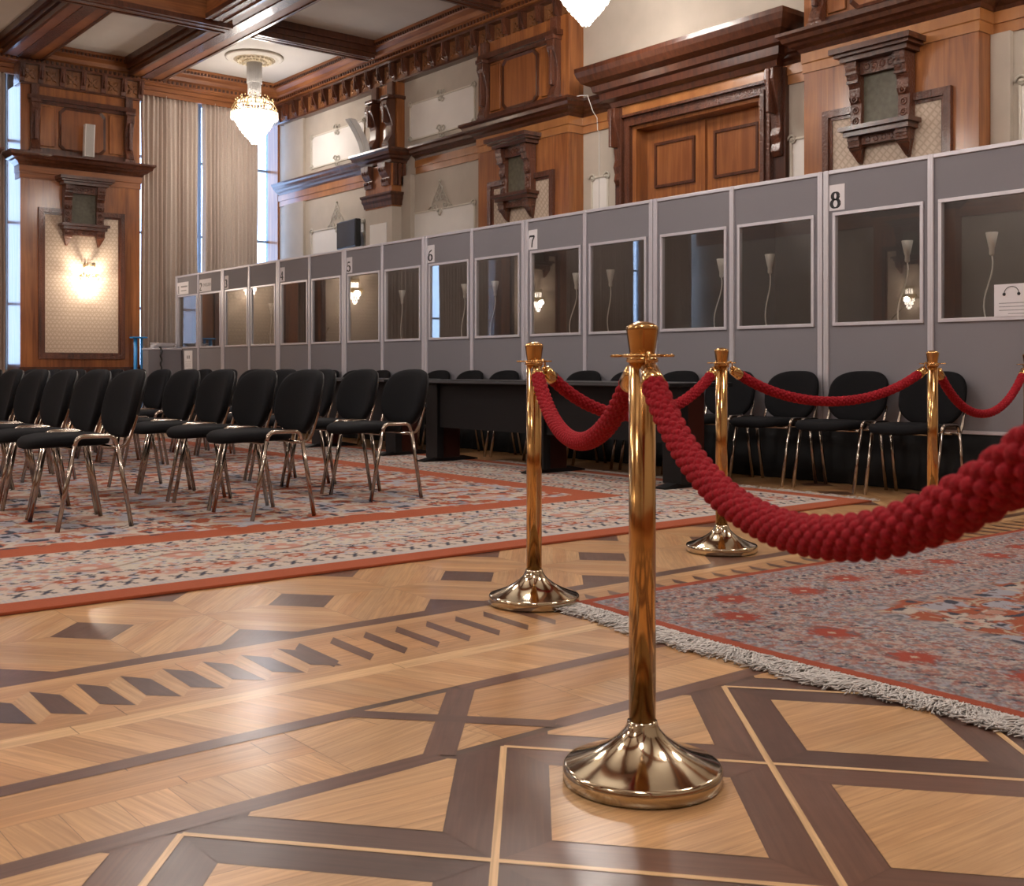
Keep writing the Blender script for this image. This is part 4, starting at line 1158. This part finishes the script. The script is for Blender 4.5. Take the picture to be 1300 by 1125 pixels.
# plaster panels
def frame(T, s0, s1, z0, z1, name, label, orn_top=False, orn_mid=False):
    r = sroot(name, T((s0+s1)/2, 0, (z0+z1)/2), label)
    obj('pale_field', PM(T).box(s0, s1, 0, .006, z0, z1), M['plaster_pale'], r, world=True)
    w = .022; mb = PM(T)
    mb.box(s0-w, s0, 0, .022, z0-w, z1+w).box(s1, s1+w, 0, .022, z0-w, z1+w).box(s0, s1, 0, .022, z0-w, z0).box(s0, s1, 0, .022, z1, z1+w)
    obj('moulding', mb, M['mold'], r, world=True)
    mb = PM(T); m = (s0+s1)/2
    def scroll(cx, cz, R0, a0, turns, sgn, rr):
        p = []
        for k in range(15):
            t = k/14; a = a0 + sgn*turns*2*PI*t; q = R0*(1-.75*t); p.append((cx+q*math.cos(a), .018, cz+q*math.sin(a)))
        mb.tube(p, rr, 5)
    for (cx, cz) in ((s0, z0), (s1, z0), (s0, z1), (s1, z1)):
        scroll(cx, cz, .06, 0, 1, 1, .012); mb.sphere((cx, .02, cz), .02, 6, 4)
    if orn_top:
        for s in (-1, 1):
            scroll(m+s*.13, z1+.06, .09, PI/2, 1.1, -s, .008); scroll(m+s*.07, z1+.19, .07, PI/2, 1.1, s, .008); scroll(m+s*.04, z1+.30, .05, 0, 1, -s, .007)
            mb.tube([(m+s*.30, .015, z1+.03), (m+s*.22, .02, z1+.07), (m+s*.14, .02, z1+.03)], .008, 5)
            mb.tube([(m+s*.22, .015, z1+.10), (m+s*.12, .02, z1+.22), (m, .02, z1+.40)], .006, 5)
        mb.sphere((m, .02, z1+.42), .022, 6, 5); mb.sphere((m, .02, z1-.06), .03, 6, 5); scroll(m, z1-.03, .06, 0, 1, 1, .012)
    if orn_mid:
        for zz in (z0, z1):
            for s in (-1, 1): scroll(m+s*.05, zz+.05, .06, 0, 1, s, .011); scroll(m-s*.03, zz-.04, .05, PI, 1, s, .010)
    obj('scroll_relief', mb, M['relief'], r, world=True)
frame(TR, 12.55, 14.15, 4.34, 4.86, 'trim_60', 'upper plaster panel left of the wood pier behind booth 6', orn_mid=True)
frame(TR, 15.5, 17.2, 4.34, 4.86, 'trim_61', 'upper plaster panel near the far corner', orn_mid=True)
frame(TR, 12.55, 14.2, 1.4, 3.20, 'trim_62', 'lower plaster panel above booth 5', orn_top=True)
frame(TR, 15.5, 17.2, 1.4, 3.23, 'trim_63', 'lower plaster panel above booth 4', orn_top=True)
frame(TR, 17.72, 17.95, 1.4, 3.22, 'trim_64', 'narrow plaster strip panel by the far corner')
frame(TR, 9.86, 10.12, 1.4, 3.22, 'trim_65', 'narrow plaster panel left of the tall door')
frame(TR, 6.90, 7.12, 1.4, 3.22, 'trim_66', 'narrow plaster panel right of the tall door')
frame(TR, 3.2, 4.72, 1.4, 3.35, 'trim_67', 'plaster panel at the right edge')
struct('trim_68', PM(TR).box(4.80, 4.975, 0, .06, 0, 3.8), M['plaster'], 'plaster strip right of the wood pier behind booth 8')
# small pilaster with paired scroll brackets
r = sroot('trim_70', (W, 14.65, 0), 'plaster pilaster with carved wooden capital and twin scroll brackets')
P = lambda mb, nm, mt, **k: obj(nm, mb, mt, r, world=True, **k)
a, b = 14.30, 15.05
P(PM(TR).box(a, b, 0, .25, 0, 3.34).box(14.05, a, 0, .08, 0, 3.8), 'shaft', M['plaster'])
P(PM(TR).box(a+.14, b-.14, .25, .262, 1.2, 3.10), 'shaft_panel', M['plaster_pale'])
path = [(a, 0), (a, .25), (b, .25), (b, 0)]
P(smould(TR, path, [(0, 3.36), (.02, 3.36), (.03, 3.42), (.05, 3.46), (.05, 3.50), (.07, 3.53), (.07, 3.555), (0, 3.555)]), 'necking', M['dark'])
P(PM(TR).box(a, b, 0, .255, 3.335, 3.99), 'capital_block', M['wood'])
P(smould(TR, path, CORN), 'cornice', M['dark'])
mb = PM(TR)
for c in (a+.13, b-.13, (a+b)/2):
    big = c != (a+b)/2
    if not big: continue
    prof = [(.25, 3.66), (.29, 3.66), (.30, 3.72), (.28, 3.78), (.33, 3.84), (.36, 3.92), (.36, 3.995), (.25, 3.995)]
    mb.loft([[(c-.10, p, z) for p, z in prof], [(c+.10, p, z) for p, z in prof]])
    for q in (-.07, 0, .07): mb.sphere((c+q, .34, 3.90), .035, 8, 5); mb.sphere((c+q, .30, 3.74), .028, 8, 5)
for q in (.06, .14, .21): mb.box(a-.05, a, q-.02, q+.02, 3.66, 3.99)
P(mb, 'carved_consoles', M['carved'])
P(PM(TR).box(a+.03, b-.03, 0, .14, 4.195, 5.25), 'upper_block', M['wood'])
P(PM(TR).box(a, b, 0, .20, 4.19, 4.245).box(a+.0, b-.0, 0, .20, 4.99, 5.04), 'upper_moulding', M['dark'])
for c in (a+.15, b-.15):
    prof = [(.14, 4.245), (.27, 4.245), (.29, 4.30), (.26, 4.36), (.22, 4.42), (.21, 4.58), (.27, 4.74), (.32, 4.86), (.30, 4.95), (.24, 4.99), (.14, 4.99)]
    mb = PM(TR); mb.loft([[(c-.09, p, z) for p, z in prof], [(c+.09, p, z) for p, z in prof]]); mb.box(c-.11, c+.11, .14, .30, 4.985, 5.04).box(c-.08, c+.08, .14, .20, 5.04, 5.25)
    P(mb, 'scroll_bracket', M['dark'], bevel=.012)
    mb = PM(TR).box(c-.025, c+.025, .20, .325, 4.62, 4.9); P(mb, 'carved_inlay', M['carved'])
# pair of plaster strips beside
# ---------------- tall door with its surround
dr = sroot('door_1', (W, 8.43, 0), 'tall double wooden door above booths in carved surround')
P = lambda mb, nm, mt, par=dr, **k: obj(nm, mb, mt, par, world=True, **k)
d0, d1, dt = 7.47, 9.40, 3.70
P(PM(TR).box(d0-.02, d0+.06, -.28, .04, 0, dt).box(d1-.06, d1+.02, -.28, .04, 0, dt).box(d0-.02, d1+.02, -.28, .04, dt, dt+.04), 'jamb', M['wood'])
mid = (d0+d1)/2
for q, (a, b) in enumerate(((d0+.06, mid-.004), (mid+.004, d1-.06))):
    lf = P(PM(TR).box(a, b, -.20, -.15, 0, dt), 'door_leaf', M['wood'])
    for (z0, z1) in ((3.03, 3.50), (1.9, 2.82), (.3, 1.7)):
        x0, x1 = a+.17, b-.17
        mb = PM(TR); w = .03
        mb.box(x0-w, x0, -.15, -.12, z0-w, z1+w).box(x1, x1+w, -.15, -.12, z0-w, z1+w).box(x0, x1, -.15, -.12, z0-w, z0).box(x0, x1, -.15, -.12, z1, z1+w)
        P(mb, 'panel_moulding', M['dark'], lf); P(PM(TR).box(x0, x1, -.15, -.14, z0, z1), 'raised_panel', M['panel'], lf)
P(PM(TR).box(mid-.03, mid+.03, -.15, -.11, 0, dt-.02), 'meeting_stile', M['wood'])
# architrave : carved ogee frame
mb = PM(TR)
for (w0, w1, h) in ((.0, .05, .10), (.05, .11, .07), (.11, .14, .12)):
    mb.box(d0-w1, d0-w0, 0, h, 0, dt+w1+.04).box(d1+w0, d1+w1, 0, h, 0, dt+w1+.04).box(d0-w0, d1+w0, 0, h, dt+w0+.04, dt+w1+.04)
P(mb, 'architrave', M['carved'])
P(PM(TR).box(d0-.14, d1+.14, 0, .09, dt+.18, 4.02), 'head_board', M['wood_lt'])
HC = [(.0, 3.99), (.04, 3.99), (.06, 4.05), (.14, 4.08), (.15, 4.16), (.20, 4.18), (.22, 4.25), (.30, 4.29), (.34, 4.36), (.36, 4.42), (.36, 4.47), (0, 4.47)]
mb = smould(TR, [(7.27, 0), (7.27, .09), (9.62, .09), (9.62, 0)], HC)
P(mb, 'head_cornice', M['dark2'] if 'dark2' in M else M['dark'])
mb = PM(TR); s = 7.3
while s < 9.6: mb.box(s, s+.045, .24, .262, 4.185, 4.24); s += .07
P(mb, 'carved_bead', M['carved'])
for c in (7.26, 9.58):
    P(PM(TR).box(c-.09, c+.09, 0, .06, 0, 3.98), 'side_strip', M['dark'])
    prof = [(.06, 3.10), (.08, 3.06), (.12, 3.12), (.10, 3.20), (.13, 3.28), (.10, 3.36), (.12, 3.5), (.18, 3.7), (.23, 3.85), (.22, 3.96), (.06, 3.99)]
    mb = PM(TR); mb.loft([[(c-.06, p, z) for p, z in prof], [(c+.06, p, z) for p, z in prof]]); mb.box(c-.02, c+.02, .10, .245, 3.5, 3.95)
    P(mb, 'scroll_bracket', M['carved'], bevel=.008)
struct('door_frame_back', PM(TR).box(d0-.1, d1+.1, -.34, -.29, 0, 4), M['dark'], parent=dr, world=True)
# dusty plaster debris + cable on the cornice
mb = MB(); p = [(W-.30, 12.0-.1*k, 4.205+.006*math.sin(k)) for k in range(18)] + [(W-.26, 10.08, 4.204), (W-.20, 10.0, 4.202), (W-.205, 10.0, 4.19), (W-.12, 10.0, 4.02), (W-.05, 10.0, 3.95), (W-.04, 10.0, 3.80), (W-.012, 10.0, 3.78), (W-.012, 10.0, 2.0)]
mb.tube(p, .0045, 6); tag(obj('power_cable', mb, M['white']), 'pale cable lying on the cornice of the pier above booth 6 and dropping down', 'cable')
mb = MB(); p = [(W-.38, 6.9-.1*k, 4.205+.008*math.sin(k*2)) for k in range(20)]
mb.tube(p, .008, 6); tag(obj('power_cable', mb, M['white']), 'pale cable lying on the cornice at the upper right corner', 'cable')

# ---------------- curved line speakers and monitor
def line_speaker(T, s, o, z0, h, label, bd=.05, wdt=.15):
    x, y, z = T(s, o, z0); t = thing('column_speaker', label, 'speaker', (x, y, z))
    n = 10; rings = []; g2 = []
    for k in range(n+1):
        q = k/n; zz = h*q; bend = bd*(q**1.6)*2
        oo = bend*.5
        def pt(a, b_): 
            X, Y_, Z = T(s+a, o+b_+oo, z0+zz); return (X-x, Y_-y, Z-z)
        rings.append([pt(-wdt/2, .10), pt(wdt/2, .10), pt(wdt/2, 0), pt(-wdt/2, 0)])
        g2.append([pt(-wdt/2+.015, .106), pt(wdt/2-.015, .106), pt(wdt/2-.015, .099), pt(-wdt/2+.015, .099)])
    obj('cabinet', MB().loft(rings), M['white'], t); obj('grille', MB().loft(g2[0:]), M['speaker'], t)
    return t
line_speaker(TK, 5.90, .38, 4.2, .50, 'pale curved column speaker on the cornice of the back wall pier')
line_speaker(TR, 14.9, .30, 4.2, .50, 'pale curved column speaker beside the twin scroll brackets', bd=.27)
t = thing('wall_monitor', 'black flat monitor mounted on the right wall above booth 4', 'monitor', (W-.02, 15.62, 3.03), rot=-.12)
obj('casing', MB().box(-.24, -.14, -.37, .37, -.22, .22, .01), M['plastic'], t); obj('screen', MB().box(-.245, -.2402, -.35, .35, -.20, .20), M['screen'], t)
obj('bracket', MB().box(-.14, 0.03, -.05, .05, -.05, .05), M['alu'], t)

# ---------------- windows and curtains on the back wall
r = sroot('wall_back', (0, YB, 0))
mb = MB().box(XL-.3, W+.3, YB, YB+.2, 0, .86).box(XL-.3, W+.3, YB, YB+.2, 5.6, 6.2)
obj('wall_segments', mb, M['plaster'], r, world=True)
mb = MB()
for a, b in ((4.95, 6.77), (3.17, 4.43), (-1.53, .23)): mb.box(a, b, YB, YB+.2, .86, 5.6)
obj('wall_posts', mb, M['plaster'], r, world=True)
wins = [(6.79, 9.5), (4.45, 4.93), (.25, 3.15), (XL, -1.55)]
for i, (a, b) in enumerate(wins):
    w = sroot('window_%d' % (i+1), ((a+b)/2, YB, .86), ['tall bright window behind the pair of curtains', 'bright window at the left edge', 'window farther left on the back wall', 'leftmost window on the back wall'][i])
    mb = MB().box(a, b, YB+.02, YB+.10, .86, .94).box(a, b, YB+.02, YB+.10, 5.5, 5.6)
    n = max(1, round((b-a)/.7))
    for k in range(n+1):
        c = a + (b-a)*k/n; mb.box(max(a, c-.03), min(b, c+.03), YB+.02, YB+.10, .94, 5.5)
    for zz in (1.9, 3.2, 4.5): mb.box(a, b, YB+.03, YB+.09, zz-.02, zz+.02)
    obj('window_frame', mb, M['winframe'], w, world=True)
    g = simple('clear_glass', (1, 1, 1), 0) if i == 0 else gm
    if i == 0:
        gm = bpy.data.materials.new('window_glass'); gm.use_nodes = True; nt = gm.node_tree; nt.nodes.clear()
        o_ = nt.nodes.new('ShaderNodeOutputMaterial'); t1 = nt.nodes.new('ShaderNodeBsdfTransparent'); t2 = nt.nodes.new('ShaderNodeBsdfGlossy'); t2.inputs['Roughness'].default_value = 0.02
        mx = nt.nodes.new('ShaderNodeMixShader'); mx.inputs[0].default_value = .06; nt.links.new(t1.outputs[0], mx.inputs[1]); nt.links.new(t2.outputs[0], mx.inputs[2]); nt.links.new(mx.outputs[0], o_.inputs[0]); g = gm
    obj('window_glass', MB().box(a, b, YB+.055, YB+.061, .94, 5.5), g, w, world=True)
    struct('trim_%d' % (80+i), MB().box(a, b, YP+.02, YP+.10, 5.44, 5.60).box(a, b, YP-.04, YP+.02, 5.52, 5.60), M['wood_h'], 'wooden curtain box over window %d' % (i+1))
def curtain(x0, x1, label, z0=.30, z1=5.47, seed=0, y=YP+.06, lean=0):
    rnd = random.Random(seed); n = int((x1-x0)/.006); N = max(4, int((x1-x0)/.085)); ph = [rnd.uniform(.8, 1.25) for _ in range(N+2)]; cs = np.cumsum([0]+ph); cs = cs/cs[-1]
    rings = []
    zs = [z0, 1.0, 2.0, 3.0, 4.0, 4.9, 5.3, z1]
    am = [rnd.uniform(.55, 1.2) for _ in range(N+3)]
    V = []
    for zi, z in enumerate(zs):
        row = []
        for i in range(n+1):
            t = i/n; k = np.searchsorted(cs, t, 'right')-1; k = min(k, N); w = (t-cs[k])/(cs[k+1]-cs[k]) if k+1 < len(cs) else 0
            a = (.030+.018*(1-z/5.5))*am[k]
            row.append((x0 + (x1-x0)*t + lean*(1-z/5.5)*(t) + .006*math.sin(z*2+k), y + a*math.cos(2*PI*w) + .01*math.sin(z*1.3+k*2), z))
        V.append(row)
    mb = MB(); mb.loft([r_ for r_ in V], closed=False, cap=False, smooth=True)
    o = obj('curtain', mb, M['curtain'], fix=False)
    md = o.modifiers.new('thick', 'SOLIDIFY'); md.thickness = .004
    return tag(o, label, 'curtain', 'beige pleated curtains on the back wall')
curtain(6.93, 7.92, 'beige pleated curtain directly right of the back wall pier', seed=1)
curtain(8.01, 9.05, 'beige pleated curtain behind the hanging chandelier near the corner', seed=2)
curtain(4.47, 4.79, 'beige curtain at the left edge of the picture', seed=3)
curtain(0.35, 1.6, 'beige curtain on the window farther left', seed=4); curtain(1.75, 3.05, 'second beige curtain on the window farther left', seed=5)
curtain(-5.9, -4.1, 'beige curtain at the far left of the back wall', seed=6); curtain(-3.9, -1.7, 'beige curtain next to the far left pier', seed=7)
# left and front walls: wainscot
struct('trim_90', MB().box(XL, XL+.04, YN, YP, 0, 1.1), M['wood'], 'wainscot on the left wall')
struct('trim_91', MB().box(XL, W, YN, YN+.04, 0, 1.1), M['wood'], 'wainscot on the wall behind the camera')
struct('trim_92', PM(TL).box(YN, YP, 0, .10, 3.85, 4.15), M['wood_h'], 'wood band on the left wall')

# ---------------- chandeliers
def chandelier(x, y, label, power, detail=True):
    t = thing('crystal_chandelier', label, 'chandelier', (x, y, ZC), 'crystal chandeliers')
    O = lambda mb, nm, mt: obj(nm, mb, mt, t)
    # z relative to ceiling
    mb = MB()
    for R0, zt, ln, n in ((.115, -.02, .42, 30), (.10, -.1, .52, 26), (.075, -.3, .46, 20)):
        for k in range(n):
            an = 2*PI*k/n + R0*9; px, py = R0*math.cos(an), R0*math.sin(an)
            mb.tube([(px, py, zt), (px, py, zt-ln)], .0085, 4)
    mb.lathe([(.05, -.02), (.05, -.75), (.02, -.76)], n=10)
    O(mb, 'crystal_column', M['crystal_strand'])
    mb = MB()
    for R0, zt in ((.30, -.80), (.22, -.72), (.34, -.90)): mb.torus((0, 0, zt), R0, .010, 40, 6)
    for k in range(16):
        an = 2*PI*k/16; c, s = math.cos(an), math.sin(an)
        mb.tube([(.05*c, .05*s, -.74), (.18*c, .18*s, -.68), (.30*c, .30*s, -.74), (.36*c, .36*s, -.84), (.33*c, .33*s, -.92)], .008, 5)
        mb.sphere((.30*c, .30*s, -.70), .016, 6, 4); mb.sphere((.22*c, .22*s, -.64), .014, 6, 4)
    O(mb, 'crown_frame', M['gilt'])
    mb = MB()
    for k in range(32):
        an = 2*PI*k/32; c, s = math.cos(an), math.sin(an)
        mb.tube([(.37*c, .37*s, -.90), (.37*c, .37*s, -.99), (.37*c, .37*s, -1.02)], [.007, .010, .002], 5)
        mb.tube([(.26*c, .26*s, -.72), (.26*c, .26*s, -.80)], .007, 4)
    O(mb, 'crown_drops', M['crystal_warm'])
    mb = MB()
    tiers = [(.31, -.88, .12), (.30, -.96, .10), (.27, -1.02, .10), (.235, -1.08, .10), (.19, -1.14, .10), (.15, -1.19, .10), (.11, -1.24, .09), (.075, -1.29, .08), (.045, -1.34, .07)]
    for R0, zt, ln in tiers:
        n = max(8, int(R0*150))
        for k in range(n):
            an = 2*PI*k/n; px, py = R0*math.cos(an), R0*math.sin(an)
            mb.tube([(px, py, zt), (px, py, zt-ln*.8), (px, py, zt-ln)], [.011, .013, .003], 5)
    O(mb, 'crystal_bowl', M['crystal_lit'])
    L = bpy.data.lights.new('chandelier_light', 'POINT'); L.energy = power; L.color = (1, .93, .87); L.shadow_soft_size = .30
    l = bpy.data.objects.new('chandelier_light', L); COL.objects.link(l); l.parent = t; l.location = (0, 0, -1.15)
        # rosette on the ceiling
    ro = thing('ceiling_rosette', 'round gilded plaster rosette over the ' + label.replace('crystal chandelier hanging', 'chandelier').replace('crystal chandelier', 'chandelier'), 'ceiling rosette', (x, y, ZC), 'ceiling rosettes')
    obj('outer_ring', MB().lathe([(.30, 0), (.46, 0), (.46, -.03), (.43, -.045), (.40, -.03), (.36, -.05), (.30, -.06)], n=56), M['mold'], ro)
    mb = MB().lathe([(.02, -.001), (.33, -.001), (.33, -.06), (.22, -.075), (.14, -.10), (.10, -.11), (.02, -.11)], n=56)
    for k in range(24):
        an = 2*PI*k/24; mb.sphere((.27*math.cos(an), .27*math.sin(an), -.07), .03, 6, 4); mb.sphere((.18*math.cos(an), .18*math.sin(an), -.09), .022, 6, 4)
    obj('leaf_relief', mb, M['rosette'], ro)
    return t
PW = 250
chandelier(8.12, 16.61, 'crystal chandelier hanging in the far corner before the curtains', PW*.55)
chandelier(8.03, 8.67, 'crystal chandelier cut off by the top edge of the picture', PW*.8)
added_unseen = [(3.9, 9.6), (4.4, 5.8), (-0.4, 10.6), (0.6, 6.0), (4.6, 1.0), (0.8, 1.0), (-3.2, 9.0), (8.0, 2.4), (-3.2, 2.5)]  # chandeliers added out of view to light the hall
names = ['over the far chair rows', 'over the near chair rows', 'far left over the open floor', 'left over the open floor', 'above the foreground carpet', 'above the camera', 'far out on the left', 'at the near right', 'near left']
src = None
for (x, y), nm in zip(added_unseen, names):
    chandelier(x, y, 'crystal chandelier ' + nm, PW)

# ------------------------------------------------------------------ world, camera
w = bpy.data.worlds.new('world'); sc.world = w; w.use_nodes = True
bg = w.node_tree.nodes['Background']; bg.inputs[0].default_value = (.42, .62, 1, 1); bg.inputs[1].default_value = 6.0

FPX = 1418.6; YAW = math.atan(1150/FPX)
cam = bpy.data.cameras.new('camera'); co = bpy.data.objects.new('camera', cam); COL.objects.link(co); sc.camera = co
co.location = (0, 0, .87); co.rotation_euler = (PI/2, 0, -YAW)
cam.sensor_fit = 'HORIZONTAL'; cam.sensor_width = 36; cam.lens = 36*FPX/1300
cam.shift_x = 0; cam.shift_y = -(562.5-468)/1300
cam.clip_start = .05; cam.clip_end = 100
cam.dof.use_dof = True; cam.dof.focus_distance = 5.5; cam.dof.aperture_fstop = 13

sc.view_settings.view_transform = 'Standard'; sc.view_settings.look = 'None'; sc.view_settings.gamma = 1; sc.view_settings.use_curve_mapping = False
sc.view_settings.exposure = 0.0
sc.cycles.use_denoising = True
sc.cycles.max_bounces = 8; sc.cycles.diffuse_bounces = 4; sc.cycles.glossy_bounces = 4; sc.cycles.transparent_max_bounces = 16
sc.cycles.sample_clamp_indirect = 6; sc.cycles.caustics_reflective = False; sc.cycles.caustics_refractive = False
